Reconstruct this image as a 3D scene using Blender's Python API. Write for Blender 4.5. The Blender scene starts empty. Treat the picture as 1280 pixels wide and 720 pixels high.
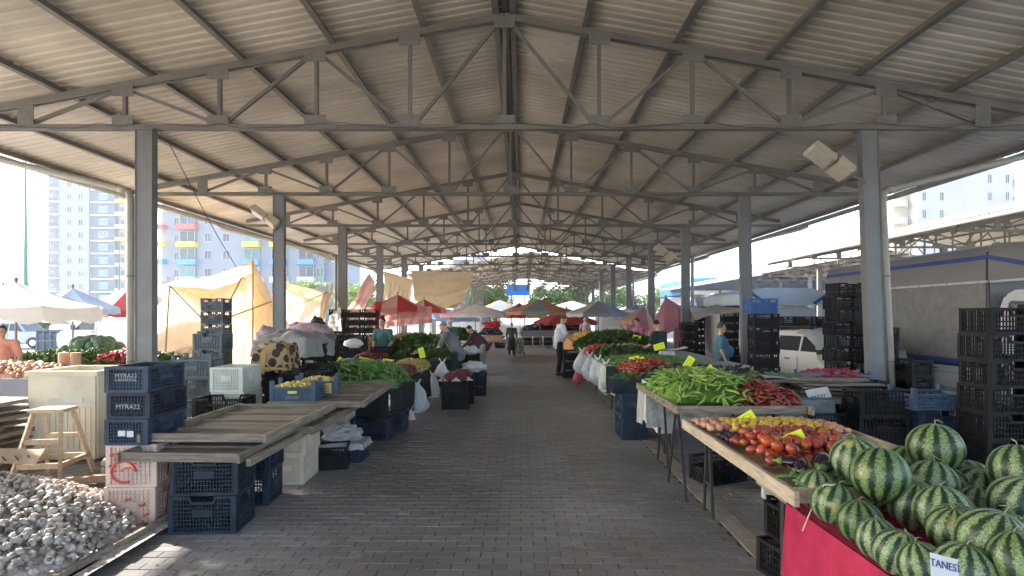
import bpy, math, random
from math import sin, cos, pi, radians, atan2, sqrt
from mathutils import Vector, Matrix, Euler, noise as mnoise
R = random.Random(7)
scene = bpy.context.scene
# ------------------------------------------------------------------ camera, sky, sun, exposure
EYE, F, VX, VY = 1.8, 700.0, 651.0, 393.0
cd = bpy.data.cameras.new("camera"); cam = bpy.data.objects.new("camera", cd)
scene.collection.objects.link(cam); scene.camera = cam
cam.location = (0, 0, EYE); cam.rotation_euler = (radians(90), 0, 0)
cd.sensor_width = 36; cd.lens = 36*F/1280; cd.shift_x = -(VX-640)/1280; cd.shift_y = (VY-360)/1280
cd.clip_start = .1; cd.clip_end = 9000
SUN_EL, SUN_A = radians(29), radians(22)
S = Vector((-cos(SUN_EL)*cos(SUN_A), cos(SUN_EL)*sin(SUN_A), sin(SUN_EL)))
w = bpy.data.worlds.new("World"); scene.world = w; w.use_nodes = True
nt = w.node_tree; bg = nt.nodes['Background']; sk = nt.nodes.new('ShaderNodeTexSky')
sk.sky_type = 'NISHITA'; sk.sun_disc = False; sk.sun_elevation = SUN_EL; sk.sun_rotation = atan2(S.x, S.y)
sk.dust_density = 2.5; sk.air_density = 1.0
nt.links.new(sk.outputs[0], bg.inputs[0]); bg.inputs[1].default_value = .15
sl = bpy.data.lights.new("sun", 'SUN'); sl.energy = 4.0; sl.angle = radians(.6); sl.color = (1, .94, .84)
so = bpy.data.objects.new("sun", sl); scene.collection.objects.link(so)
so.rotation_euler = S.to_track_quat('Z', 'Y').to_euler(); so.location = (-40, 20, 40)
vs = scene.view_settings; vs.view_transform = 'Standard'; vs.look = 'None'; vs.exposure = 2.42; vs.gamma = 1
scene.cycles.use_denoising = True; scene.cycles.max_bounces = 7; scene.cycles.diffuse_bounces = 5
scene.cycles.volume_bounces = 1; scene.cycles.sample_clamp_indirect = 6
scene.cycles.volume_step_rate = 4

# ------------------------------------------------------------------ helpers
C = scene.collection
def at(px, py, Y): return Vector(((px-VX)*Y/F, Y, EYE-(py-VY)*Y/F))
def gr(px, py): Y = EYE*F/(py-VY); return Vector(((px-VX)*Y/F, Y, 0))
def atz(px, py, z): Y = (EYE-z)*F/(py-VY); return Vector(((px-VX)*Y/F, Y, z))

MATS = {}
def mat(name, col, rough=.65, var=.18, scale=6, bump=.15, metal=0, rnd=.0, hue=None, spec=.5, trans=0, det=4, stretch=None):
    if name in MATS: return MATS[name]
    m = bpy.data.materials.new(name); m.use_nodes = True; MATS[name] = m
    n, l = m.node_tree.nodes, m.node_tree.links; p = n['Principled BSDF']
    tc = n.new('ShaderNodeTexCoord'); oi = n.new('ShaderNodeObjectInfo')
    ad = n.new('ShaderNodeVectorMath'); ad.operation = 'MULTIPLY_ADD'
    l.new(oi.outputs['Random'], ad.inputs[0]); ad.inputs[1].default_value = (37, 19, 53); l.new(tc.outputs['Object'], ad.inputs[2])
    vec = ad.outputs[0]
    if stretch:
        mp = n.new('ShaderNodeMapping'); mp.inputs['Scale'].default_value = stretch; l.new(vec, mp.inputs[0]); vec = mp.outputs[0]
    nz = n.new('ShaderNodeTexNoise'); nz.inputs['Scale'].default_value = scale; nz.inputs['Detail'].default_value = det
    nz.inputs['Roughness'].default_value = .65; l.new(vec, nz.inputs['Vector'])
    rp = n.new('ShaderNodeValToRGB'); rp.color_ramp.elements[0].position = .3; rp.color_ramp.elements[1].position = .7
    c2 = hue if hue else tuple(min(1, c*(1+var)) for c in col)
    rp.color_ramp.elements[0].color = (*[c*(1-var) for c in col], 1); rp.color_ramp.elements[1].color = (*c2, 1)
    l.new(nz.outputs['Fac'], rp.inputs[0]); out = rp.outputs[0]
    if rnd:
        hs = n.new('ShaderNodeHueSaturation'); mr = n.new('ShaderNodeMapRange')
        l.new(oi.outputs['Random'], mr.inputs[0]); mr.inputs[3].default_value = 1-rnd; mr.inputs[4].default_value = 1+rnd
        l.new(mr.outputs[0], hs.inputs['Value']); l.new(out, hs.inputs['Color']); out = hs.outputs[0]
        mh = n.new('ShaderNodeMapRange'); fr = n.new('ShaderNodeMath'); fr.operation = 'FRACT'; mu = n.new('ShaderNodeMath'); mu.operation = 'MULTIPLY'
        mu.inputs[1].default_value = 17.3; l.new(oi.outputs['Random'], mu.inputs[0]); l.new(mu.outputs[0], fr.inputs[0]); l.new(fr.outputs[0], mh.inputs[0])
        mh.inputs[3].default_value = .5-rnd*.06; mh.inputs[4].default_value = .5+rnd*.06; l.new(mh.outputs[0], hs.inputs['Hue'])
    l.new(out, p.inputs['Base Color'])
    p.inputs['Roughness'].default_value = rough; p.inputs['Metallic'].default_value = metal; p.inputs['Specular IOR Level'].default_value = spec
    if bump:
        b = n.new('ShaderNodeBump'); b.inputs['Strength'].default_value = bump; b.inputs['Distance'].default_value = .02
        n2 = n.new('ShaderNodeTexNoise'); n2.inputs['Scale'].default_value = scale*5; n2.inputs['Detail'].default_value = 3
        l.new(vec, n2.inputs['Vector']); l.new(n2.outputs['Fac'], b.inputs['Height']); l.new(b.outputs[0], p.inputs['Normal'])
    if trans:   # thin cloth that lets light through
        t = n.new('ShaderNodeBsdfTranslucent'); l.new(out, t.inputs['Color']); mx = n.new('ShaderNodeMixShader')
        mx.inputs[0].default_value = trans; l.new(p.outputs[0], mx.inputs[1]); l.new(t.outputs[0], mx.inputs[2])
        l.new(mx.outputs[0], n['Material Output'].inputs[0])
    return m

class MB:
    def __init__(s): s.v = []; s.f = []; s.mi = []; s.m = 0; s.T = None
    def add(s, vs, fs):
        o = len(s.v)
        if s.T is not None: vs = [s.T @ Vector(v) for v in vs]
        s.v += [tuple(v) for v in vs]; s.f += [tuple(i+o for i in f) for f in fs]; s.mi += [s.m]*len(fs); return s
    def box(s, c, sz, rot=None):
        x, y, z = sz[0]/2, sz[1]/2, sz[2]/2
        vs = [Vector((i*x, j*y, k*z)) for i in (-1, 1) for j in (-1, 1) for k in (-1, 1)]
        if rot is not None: vs = [rot @ v for v in vs]
        c = Vector(c)
        return s.add([v+c for v in vs], [(0, 1, 3, 2), (4, 6, 7, 5), (0, 4, 5, 1), (2, 3, 7, 6), (0, 2, 6, 4), (1, 5, 7, 3)])
    def bar(s, a, b, w_, h_, up=(0, 0, 1)):
        a, b = Vector(a), Vector(b); d = b-a; L = d.length; d = d.normalized(); up = Vector(up)
        x = d.cross(up)
        if x.length < 1e-3: x = d.cross(Vector((0, 1, 0)))
        x.normalize(); z = x.cross(d)
        return s.box((a+b)/2, (w_, L, h_), Matrix((x, d, z)).transposed())
    def tube(s, pts, rad, n=8, cap=True):
        pts = [Vector(p) for p in pts]; k = len(pts); rs = rad if isinstance(rad, (list, tuple)) else [rad]*k
        vs = []; prev = None
        for i, p in enumerate(pts):
            d = (pts[min(i+1, k-1)]-pts[max(i-1, 0)]).normalized()
            if prev is None: x = d.orthogonal().normalized()
            else:
                x = prev-d*prev.dot(d); x = x.normalized() if x.length > 1e-6 else d.orthogonal().normalized()
            prev = x; y = d.cross(x)
            vs += [p+(x*cos(2*pi*j/n)+y*sin(2*pi*j/n))*rs[i] for j in range(n)]
        fs = [(i*n+j, i*n+(j+1) % n, (i+1)*n+(j+1) % n, (i+1)*n+j) for i in range(k-1) for j in range(n)]
        if cap: fs += [tuple(range(n))[::-1], tuple(range((k-1)*n, k*n))]
        return s.add(vs, fs)
    def cap(s, a, b, ra, rb, n=10):
        a, b = Vector(a), Vector(b); d = (b-a); L = d.length; d = d.normalized() if L > 1e-6 else Vector((0, 0, 1)); ps = []; rs = []
        for t in (85, 60, 30, 0): t = radians(t); ps.append(a-d*ra*sin(t)); rs.append(max(ra*cos(t), 1e-4))
        for t in (0, 30, 60, 85): t = radians(t); ps.append(b+d*rb*sin(t)); rs.append(max(rb*cos(t), 1e-4))
        return s.tube(ps, rs, n)
    def ell(s, c, r, rot=None, nu=12, nv=8, fn=None):
        vs = []
        for i in range(nv+1):
            th = pi*i/nv
            for j in range(nu):
                ph = 2*pi*j/nu; d = Vector((sin(th)*cos(ph), sin(th)*sin(ph), cos(th)))
                k = fn(d, th, ph) if fn else 1
                v = Vector((d.x*r[0], d.y*r[1], d.z*r[2]))*k
                vs.append((rot @ v if rot is not None else v)+Vector(c))
        fs = [(i*nu+j, (i+1)*nu+j, (i+1)*nu+(j+1) % nu, i*nu+(j+1) % nu) for i in range(nv) for j in range(nu)]
        return s.add(vs, fs)
    def grid(s, nu, nv, fn):
        vs = [fn(i/nu, j/nv) for j in range(nv+1) for i in range(nu+1)]
        return s.add(vs, [(j*(nu+1)+i, j*(nu+1)+i+1, (j+1)*(nu+1)+i+1, (j+1)*(nu+1)+i) for j in range(nv) for i in range(nu)])
    def prism(s, poly, a, b, ax='y'):
        P = {'y': lambda p, t: (p[0], t, p[1]), 'x': lambda p, t: (t, p[0], p[1]), 'z': lambda p, t: (p[0], p[1], t)}[ax]
        n = len(poly)
        return s.add([P(p, a) for p in poly]+[P(p, b) for p in poly], [tuple(range(n)), tuple(range(2*n-1, n-1, -1))]+[(i, i+n, (i+1) % n+n, (i+1) % n) for i in range(n)])
    def mesh(s, name, mats, smooth=False, bevel=0):
        me = bpy.data.meshes.new(name); me.from_pydata(s.v, [], s.f)
        for m in (mats if isinstance(mats, (list, tuple)) else [mats]): me.materials.append(m)
        if any(s.mi): me.polygons.foreach_set('material_index', s.mi)
        if smooth: me.polygons.foreach_set('use_smooth', [True]*len(s.f))
        me.update(); return me
    def build(s, name, mats, parent=None, loc=(0, 0, 0), rz=0, smooth=False):
        return link(name, s.mesh(name, mats, smooth), parent, loc, rz)
def link(name, me, parent=None, loc=(0, 0, 0), rz=0):
    o = bpy.data.objects.new(name, me); C.objects.link(o); o.location = loc
    if rz: o.rotation_euler = (0, 0, rz)
    if parent is not None: o.parent = parent
    return o
def tag(o, label=None, cat=None, group=None, kind=None):
    if label: o['label'] = label
    if cat: o['category'] = cat
    if group: o['group'] = group
    if kind: o['kind'] = kind
    return o
def thing(name, label, cat, loc=(0, 0, 0), rz=0, group=None):
    o = link(name, None, None, loc, rz); o.empty_display_size = .1; return tag(o, label, cat, group)
def clone(root, loc, rz=0, label=None, group=None, parent=None):
    r = root.copy(); C.objects.link(r)
    if parent is not None: r.parent = parent
    r.location = loc; r.rotation_euler = (0, 0, rz) if not isinstance(rz, tuple) else rz
    if label: r['label'] = label
    if group: r['group'] = group
    for ch in list(root.children):
        if ch.parent == root: clone(ch, ch.location, tuple(ch.rotation_euler), parent=r)
    return r
def text(name, body, size, m, parent, loc, rot, depth=.001):
    cu = bpy.data.curves.new(name, 'FONT'); cu.body = body; cu.size = size; cu.extrude = depth; cu.align_x = 'CENTER'; cu.align_y = 'CENTER'
    cu.resolution_u = 2
    t = bpy.data.objects.new(name, cu); C.objects.link(t); dg = bpy.context.evaluated_depsgraph_get()
    me = bpy.data.meshes.new_from_object(t.evaluated_get(dg)); me.materials.clear(); me.materials.append(m)
    bpy.data.objects.remove(t); o = link(name, me, parent, loc); o.rotation_euler = rot; return o
ORD = ['bottom one', 'second up', 'third up', 'fourth up', 'fifth up', 'sixth up', 'seventh up', 'eighth up', 'ninth up', 'tenth up']
def pos_word(i, n): return 'topmost' if i == n-1 else ORD[i]

# ------------------------------------------------------------------ materials
steel = mat('grey_painted_steel', (.165, .158, .15), .55, .2, 2.2, .1, hue=(.20, .18, .155), rnd=.08)
steel_d = mat('gusset_steel', (.18, .172, .16), .6, .2, 7, .1)
col_m = mat('column_paint', (.17, .175, .18), .5, .12, 3, .08)
pipe_m = mat('pvc_pipe', (.30, .285, .25), .45, .1, 3, .05)
wood = mat('weathered_wood', (.25, .21, .165), .85, .45, 4, .6, rnd=.2, stretch=(1, 9, 9))
woody = mat('weathered_wood_lengthwise', (.25, .21, .165), .85, .45, 4, .6, rnd=.2, stretch=(9, 1, 9))
woodp = mat('pale_wood', (.50, .39, .26), .8, .25, 5, .4, rnd=.15, stretch=(9, 2, 9))
dark_leg = mat('dark_iron', (.035, .032, .03), .6, .3, 12, .2)
navy = mat('navy_plastic', (.014, .030, .062), .45, .4, 5, .2, rnd=.3, hue=(.030, .050, .085), spec=.35)
blackp = mat('black_plastic', (.005, .006, .008), .55, .4, 5, .2, rnd=.4, hue=(.014, .015, .018), spec=.25)
slate = mat('slate_plastic', (.05, .075, .09), .5, .3, 5, .2, rnd=.25, hue=(.10, .13, .15))
creamp = mat('cream_plastic', (.62, .55, .45), .5, .15, 6, .1, rnd=.1)
whitep = mat('white_plastic', (.62, .64, .58), .5, .12, 6, .1)
pinkp = mat('pinkish_plastic', (.66, .50, .42), .55, .15, 6, .1)
blueb = mat('bright_blue_plastic', (.03, .10, .32), .45, .2, 6, .1)
blueg = mat('greyblue_plastic', (.05, .09, .15), .5, .2, 6, .1, rnd=.15)
redp = mat('red_paint', (.65, .08, .05), .6, .2, 9, .05)
white_txt = mat('white_print', (.36, .38, .40), .6, .2, 40, 0)
ink = mat('dark_ink', (.03, .03, .05), .7, .1, 10, 0)
paper = mat('paper', (.75, .76, .78), .8, .06, 8, .1, trans=.15)
yell = mat('fluorescent_card', (.80, .88, .03), .7, .05, 8, .05)
card = mat('cardboard', (.42, .31, .21), .9, .15, 7, .25, rnd=.1)
skin_m = mat('skin', (.55, .33, .23), .55, .12, 8, .05)
hair_m = mat('dark_hair', (.03, .022, .018), .7, .3, 40, .3)
grey_hair = mat('grey_hair', (.22, .2, .19), .7, .3, 40, .3)
glass_d = mat('dark_glass', (.03, .04, .05), .08, .1, 3, 0, spec=.8)
tyre_m = mat('tyre_rubber', (.02, .02, .02), .8, .2, 8, .2)
chrome = mat('bright_metal', (.5, .5, .5), .3, .1, 6, 0, metal=1)
bag_m = mat('thin_white_bag', (.80, .83, .86), .35, .08, 14, .3, trans=.35)
leaf_g = mat('herb_green', (.075, .15, .035), .6, .5, 14, .2, hue=(.13, .24, .05))
leaf_d = mat('dark_herb_green', (.025, .06, .02), .6, .5, 5, .2, hue=(.13, .22, .06))
leaf_t = mat('tree_leaves', (.10, .19, .04), .6, .4, 1.2, 0, hue=(.26, .36, .09), trans=.3)
bark = mat('bark', (.12, .09, .065), .9, .3, 6, .5)

def paver_mat():
    m = bpy.data.materials.new('paver_concrete'); m.use_nodes = True; n, l = m.node_tree.nodes, m.node_tree.links; p = n['Principled BSDF']
    g = n.new('ShaderNodeNewGeometry'); oi = n.new('ShaderNodeObjectInfo')
    a = n.new('ShaderNodeMath'); a.operation = 'ADD'; l.new(g.outputs['Random Per Island'], a.inputs[0]); l.new(oi.outputs['Random'], a.inputs[1])
    fr = n.new('ShaderNodeMath'); fr.operation = 'FRACT'; l.new(a.outputs[0], fr.inputs[0])
    r1 = n.new('ShaderNodeValToRGB'); r1.color_ramp.elements[0].color = (.225, .217, .212, 1); r1.color_ramp.elements[1].color = (.285, .276, .27, 1); l.new(fr.outputs[0], r1.inputs[0])
    n1 = n.new('ShaderNodeTexNoise'); n1.inputs['Scale'].default_value = .55; n1.inputs['Detail'].default_value = 5; l.new(g.outputs['Position'], n1.inputs['Vector'])
    r2 = n.new('ShaderNodeValToRGB'); r2.color_ramp.elements[0].position = .36; r2.color_ramp.elements[1].position = .62
    r2.color_ramp.elements[0].color = (.58, .565, .56, 1); r2.color_ramp.elements[1].color = (1.08, 1.08, 1.1, 1); l.new(n1.outputs['Fac'], r2.inputs[0])
    mx = n.new('ShaderNodeMix'); mx.data_type = 'RGBA'; mx.blend_type = 'MULTIPLY'; mx.inputs[0].default_value = 1
    l.new(r1.outputs[0], mx.inputs[6]); l.new(r2.outputs[0], mx.inputs[7])
    n2 = n.new('ShaderNodeTexNoise'); n2.inputs['Scale'].default_value = 60; n2.inputs['Detail'].default_value = 4; l.new(g.outputs['Position'], n2.inputs['Vector'])
    r3 = n.new('ShaderNodeValToRGB'); r3.color_ramp.elements[0].color = (.72, .72, .72, 1); r3.color_ramp.elements[1].color = (1.25, 1.25, 1.25, 1); l.new(n2.outputs['Fac'], r3.inputs[0])
    mx2 = n.new('ShaderNodeMix'); mx2.data_type = 'RGBA'; mx2.blend_type = 'MULTIPLY'; mx2.inputs[0].default_value = 1
    l.new(mx.outputs[2], mx2.inputs[6]); l.new(r3.outputs[0], mx2.inputs[7]); l.new(mx2.outputs[2], p.inputs['Base Color'])
    rr = n.new('ShaderNodeMapRange'); l.new(n1.outputs['Fac'], rr.inputs[0]); rr.inputs[1].default_value = .35; rr.inputs[2].default_value = .65; rr.inputs[3].default_value = .38; rr.inputs[4].default_value = .62
    l.new(rr.outputs[0], p.inputs['Roughness'])
    b = n.new('ShaderNodeBump'); b.inputs['Strength'].default_value = .35; b.inputs['Distance'].default_value = .004; l.new(n2.outputs['Fac'], b.inputs['Height']); l.new(b.outputs[0], p.inputs['Normal'])
    return m
paver = paver_mat()
def melon_mat():
    m = bpy.data.materials.new('watermelon_rind'); m.use_nodes = True; n, l = m.node_tree.nodes, m.node_tree.links; p = n['Principled BSDF']
    tc = n.new('ShaderNodeTexCoord'); oi = n.new('ShaderNodeObjectInfo'); sp = n.new('ShaderNodeSeparateXYZ'); l.new(tc.outputs['Object'], sp.inputs[0])
    def M(op, a, b=None, c=None):
        x = n.new('ShaderNodeMath'); x.operation = op
        for i, v in enumerate((a, b, c)):
            if v is None: continue
            if isinstance(v, (int, float)): x.inputs[i].default_value = v
            else: l.new(v, x.inputs[i])
        return x.outputs[0]
    off = n.new('ShaderNodeVectorMath'); off.operation = 'MULTIPLY_ADD'; l.new(oi.outputs['Random'], off.inputs[0]); off.inputs[1].default_value = (31, 17, 23); l.new(tc.outputs['Object'], off.inputs[2])
    def N(sc, det=4, ro=.6):
        x = n.new('ShaderNodeTexNoise'); x.inputs['Scale'].default_value = sc; x.inputs['Detail'].default_value = det; x.inputs['Roughness'].default_value = ro; l.new(off.outputs[0], x.inputs['Vector']); return x.outputs['Fac']
    ang = M('ARCTAN2', sp.outputs[1], sp.outputs[0])
    ang = M('ADD', ang, M('MULTIPLY', M('SUBTRACT', N(11, 6, .75), .5), .55))
    ang = M('ADD', ang, M('MULTIPLY', M('SUBTRACT', N(30, 4, .8), .5), .42))
    s = M('MULTIPLY_ADD', M('SINE', M('MULTIPLY', ang, 11)), .5, .5)
    rp = n.new('ShaderNodeValToRGB'); e = rp.color_ramp.elements; e[0].position = .50; e[0].color = (0, 0, 0, 1); e[1].position = .63; e[1].color = (1, 1, 1, 1); l.new(s, rp.inputs[0])
    mot = n.new('ShaderNodeValToRGB'); e = mot.color_ramp.elements; e[0].position = .42; e[0].color = (.03, .11, .03, 1); e[1].position = .56; e[1].color = (.30, .40, .17, 1); l.new(N(15, 7, .85), mot.inputs[0])
    dk = n.new('ShaderNodeValToRGB'); e = dk.color_ramp.elements; e[0].position = .35; e[0].color = (.006, .022, .010, 1); e[1].position = .75; e[1].color = (.02, .06, .025, 1); l.new(N(30), dk.inputs[0])
    mx = n.new('ShaderNodeMix'); mx.data_type = 'RGBA'; l.new(rp.outputs[0], mx.inputs[0]); l.new(mot.outputs[0], mx.inputs[6]); l.new(dk.outputs[0], mx.inputs[7])
    hs = n.new('ShaderNodeHueSaturation'); mr = n.new('ShaderNodeMapRange'); l.new(oi.outputs['Random'], mr.inputs[0]); mr.inputs[3].default_value = .7; mr.inputs[4].default_value = 1.2
    l.new(mr.outputs[0], hs.inputs['Value']); l.new(mx.outputs[2], hs.inputs['Color']); sr = n.new('ShaderNodeValToRGB'); e = sr.color_ramp.elements; e[0].position = .66; e[0].color = (0, 0, 0, 1); e[1].position = .74; e[1].color = (.75, .75, .75, 1); l.new(N(1.1, 2, .4), sr.inputs[0])
    mg = n.new('ShaderNodeMix'); mg.data_type = 'RGBA'; l.new(sr.outputs[0], mg.inputs[0]); l.new(hs.outputs[0], mg.inputs[6]); mg.inputs[7].default_value = (.42, .38, .13, 1)
    ms = n.new('ShaderNodeMapRange'); l.new(oi.outputs['Random'], ms.inputs[0]); ms.inputs[3].default_value = 1.1; ms.inputs[4].default_value = .8; l.new(ms.outputs[0], hs.inputs['Saturation'])
    l.new(mg.outputs[2], p.inputs['Base Color']); p.inputs['Roughness'].default_value = .42
    b = n.new('ShaderNodeBump'); b.inputs['Strength'].default_value = .12; b.inputs['Distance'].default_value = .01; l.new(N(9, 2), b.inputs['Height']); l.new(b.outputs[0], p.inputs['Normal'])
    return m
melon_m = melon_mat()
def roof_mat():
    m = bpy.data.materials.new('galvanised_roof_sheet'); m.use_nodes = True; n, l = m.node_tree.nodes, m.node_tree.links; p = n['Principled BSDF']
    tc = n.new('ShaderNodeTexCoord'); oi = n.new('ShaderNodeObjectInfo'); ge = n.new('ShaderNodeNewGeometry')
    mp = n.new('ShaderNodeMapping'); mp.inputs['Scale'].default_value = (.25, 6, 1); l.new(ge.outputs['Position'], mp.inputs[0])
    n1 = n.new('ShaderNodeTexNoise'); n1.inputs['Scale'].default_value = 1.3; n1.inputs['Detail'].default_value = 6; l.new(mp.outputs[0], n1.inputs['Vector'])
    r1 = n.new('ShaderNodeValToRGB'); e = r1.color_ramp.elements; e[0].position = .3; e[0].color = (.575, .52, .44, 1); e[1].position = .72; e[1].color = (.66, .605, .52, 1); l.new(n1.outputs['Fac'], r1.inputs[0])
    n2 = n.new('ShaderNodeTexNoise'); n2.inputs['Scale'].default_value = .6; n2.inputs['Detail'].default_value = 6; l.new(ge.outputs['Position'], n2.inputs['Vector'])
    r2 = n.new('ShaderNodeValToRGB'); e = r2.color_ramp.elements; e[0].position = .3; e[0].color = (.72, .70, .67, 1); e[1].position = .6; e[1].color = (1, 1, 1, 1); l.new(n2.outputs['Fac'], r2.inputs[0])
    mx = n.new('ShaderNodeMix'); mx.data_type = 'RGBA'; mx.blend_type = 'MULTIPLY'; mx.inputs[0].default_value = 1; l.new(r1.outputs[0], mx.inputs[6]); l.new(r2.outputs[0], mx.inputs[7])
    hs = n.new('ShaderNodeHueSaturation'); mr = n.new('ShaderNodeMapRange'); l.new(oi.outputs['Random'], mr.inputs[0]); mr.inputs[3].default_value = .9; mr.inputs[4].default_value = 1.08
    l.new(mr.outputs[0], hs.inputs['Value']); l.new(mx.outputs[2], hs.inputs['Color']); l.new(hs.outputs[0], p.inputs['Base Color']); p.inputs['Roughness'].default_value = .5; p.inputs['Metallic'].default_value = .0
    return m
roof_m = roof_mat()
# ================================================================== THE SETTING
gm = mat('sunlit_asphalt', (.38, .35, .30), .9, .12, .6, .2)
MB().box((0, 900, -.30), (7000, 7000, .5)).build('ground', gm)['kind'] = 'structure'
bedm = mat('joint_sand', (.085, .078, .07), .9, .2, 20, .1)
bed = MB().box((-.5, 21, -.0285), (20, 46, .045)).build('pavement', bedm); bed['kind'] = 'structure'
# pavers, running bond with rows across the aisle; the nearest are single pieces, the rest joined
G, J = .2, .1
def pav(mb, x, y, dz, sx=.1955, sy=.0965):
    mb.add([(x-sx/2, y-sy/2, -.012), (x+sx/2, y-sy/2, -.012), (x+sx/2, y+sy/2, -.012), (x-sx/2, y+sy/2, -.012),
            (x-sx/2+.0025, y-sy/2+.002, dz), (x+sx/2-.0025, y-sy/2+.002, dz), (x+sx/2-.0025, y+sy/2-.002, dz), (x-sx/2+.0025, y+sy/2-.002, dz)],
           [(4, 5, 6, 7), (0, 1, 5, 4), (1, 2, 6, 5), (2, 3, 7, 6), (3, 0, 4, 7)])
pb = MB(); pav(pb, 0, 0, 0); pme = pb.mesh('paver', paver); rest = MB(); npv = 0
BX = 1.82
for r in range(0, 310):
    y = 3.0+r*J; off = (r % 2)*.1
    xmin, xmax = (-6.6, 4.2) if y < 9 else (-9.5, 8)
    for c in range(int((xmax-xmin)/G)):
        x = xmin+c*G+off
        sx_ = .1955
        if abs(x-BX) < .184:
            if x < BX: a_, b_ = x-.098, BX-.088
            else: a_, b_ = BX+.088, x+.098
            if b_-a_ < .03: continue
            sx_ = b_-a_; x = (a_+b_)/2
        vis = abs(x) < y*.92 and y > 3.7
        if y > 26 and c % 2: pass
        if npv < 300 and vis and 3.8 < y < 5.3 and -2.0 < x < 1.6:
            o = link('paver', pme, bed, (x, y, R.uniform(-.003, .002)), R.uniform(-.012, .012)); npv += 1
        elif vis: pav(rest, x, y, R.uniform(-.003, .002), sx_)
rest.build('paver_field', paver, bed)['kind'] = 'stuff'
bandm = mat('band_concrete', (.30, .27, .235), .85, .25, 5, .4)
mbk = MB(); y = 3.0
while y < 33:
    L = R.uniform(.45, .55); mbk.T = Matrix.Translation((BX+R.uniform(-.004, .004), y+L/2, -.004)) @ Matrix.Rotation(R.uniform(-.01, .01), 4, 'Z')
    mbk.box((0, 0, 0), (.17, L-.012, .016)); y += L
mbk.build('drain_band', bandm, bed)['kind'] = 'stuff'
# loose dirt, scraps and trodden leaves
lit = MB()
for i in range(2200):
    y = 3.5+R.random()**1.6*22; x = R.choice((R.gauss(1.75, .35), R.gauss(-1.9, .45), R.uniform(-2.4, 2.2)))
    a = R.random()*6.3; s = R.uniform(.006, .022)*(1.7 if i % 9 == 0 else 1); q = R.uniform(.3, .8)
    lit.add([(x+cos(a)*s, y+sin(a)*s, .004), (x-sin(a)*s*q, y+cos(a)*s*q, .006+R.random()*.01), (x-cos(a)*s, y-sin(a)*s, .004), (x+sin(a)*s*q, y-cos(a)*s*q, .005)], [(0, 1, 2, 3)])
tag(lit.build('litter', mat('litter_scraps', (.16, .13, .08), .9, .6, 9, 0, hue=(.4, .38, .3))), 'small trodden scraps and leaf bits along the aisle paving', 'litter', kind='stuff')
for (px, py, a) in ((896, 626, .1), (870, 640, .3), (858, 647, 1.2)): pass

# ------------------------------------------------------------------ the market halls
SL, C0 = .18, -.28
LX, RX = -6.42-C0, 5.94-C0
def zt(u): return 6.89-SL*abs(u)
pg_b = MB().box((0, 0, 0), (.36, .014, .19)).mesh('gusset_plate', steel_d); pg_e = MB().box((0, 0, 0), (.27, .014, .34)).mesh('gusset_plate', steel_d)
def chord_mesh():
    m = MB()
    for s in (-1, 1):
        m.bar((s*9.6, -.045, 5.16), (0, -.045, 6.89), .035, .11); m.bar((s*9.6, .045, 5.16), (0, .045, 6.89), .035, .11)
    m.box((0, -.045, 5.0), (19.3, .035, .085)); m.box((0, .045, 5.0), (19.3, .035, .085)); m.box((0, 0, 5.03), (19.3, .055, .012))
    return m.mesh('roof_truss', steel)
ch_me = chord_mesh()
PTS = [0, 1.62, 3.22, 4.88, 6.5]
def bar_me(name, a, b, t): return MB().bar(a, b, t, t).mesh(name, steel)
webs = [bar_me('upright', (0, 0, 5.02), (0, 0, 6.85), .065)]
for u in PTS[1:]:
    for s in (-1, 1): webs.append(bar_me('upright', (s*u, 0, 5.05), (s*u, 0, zt(u)-.04), .062))
for s in (-1, 1):
    for (a, za, b, zb_) in ((0.1, 6.80, 1.5, 5.1), (1.75, 5.1, 3.1, zt(3.2)-.1), (3.35, zt(3.2)-.1, 4.75, 5.1), (5.0, 5.1, 6.38, zt(6.5)-.1), (6.62, zt(6.5)-.08, 8.1, 5.08)):
        webs.append(bar_me('brace', (s*a, .0, za), (s*b, .0, zb_), .055))
gus = []
for u in PTS:
    for s in ((1,) if u == 0 else (-1, 1)):
        gus += [(pg_b, (s*u, -.066, 5.10)), (pg_b, (s*u, -.066, zt(u)-.11))]
for s in (-1, 1): gus += [(pg_e, (s*8.15, -.066, 5.2))]
def sheet_me(L, w=1.0):
    m = MB(); vs = []; prof = []
    for k in range(int(w/.2)):
        prof += [(k*.2, 0), (k*.2+.09, 0), (k*.2+.115, .026), (k*.2+.175, .026)]
    prof += [(w, 0), (w+.085, 0)]
    n = len(prof)
    for x in (0, L): vs += [(x, p[0], p[1]-x*SL) for p in prof]
    m.add(vs, [(i, i+1, n+i+1, n+i) for i in range(n-1)])
    me = m.mesh('roof_sheet', roof_m); return me
SH = sheet_me(10.62); SHm = SH.copy(); SHm.transform(Matrix.Scale(-1, 4, (1, 0, 0)))
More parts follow.
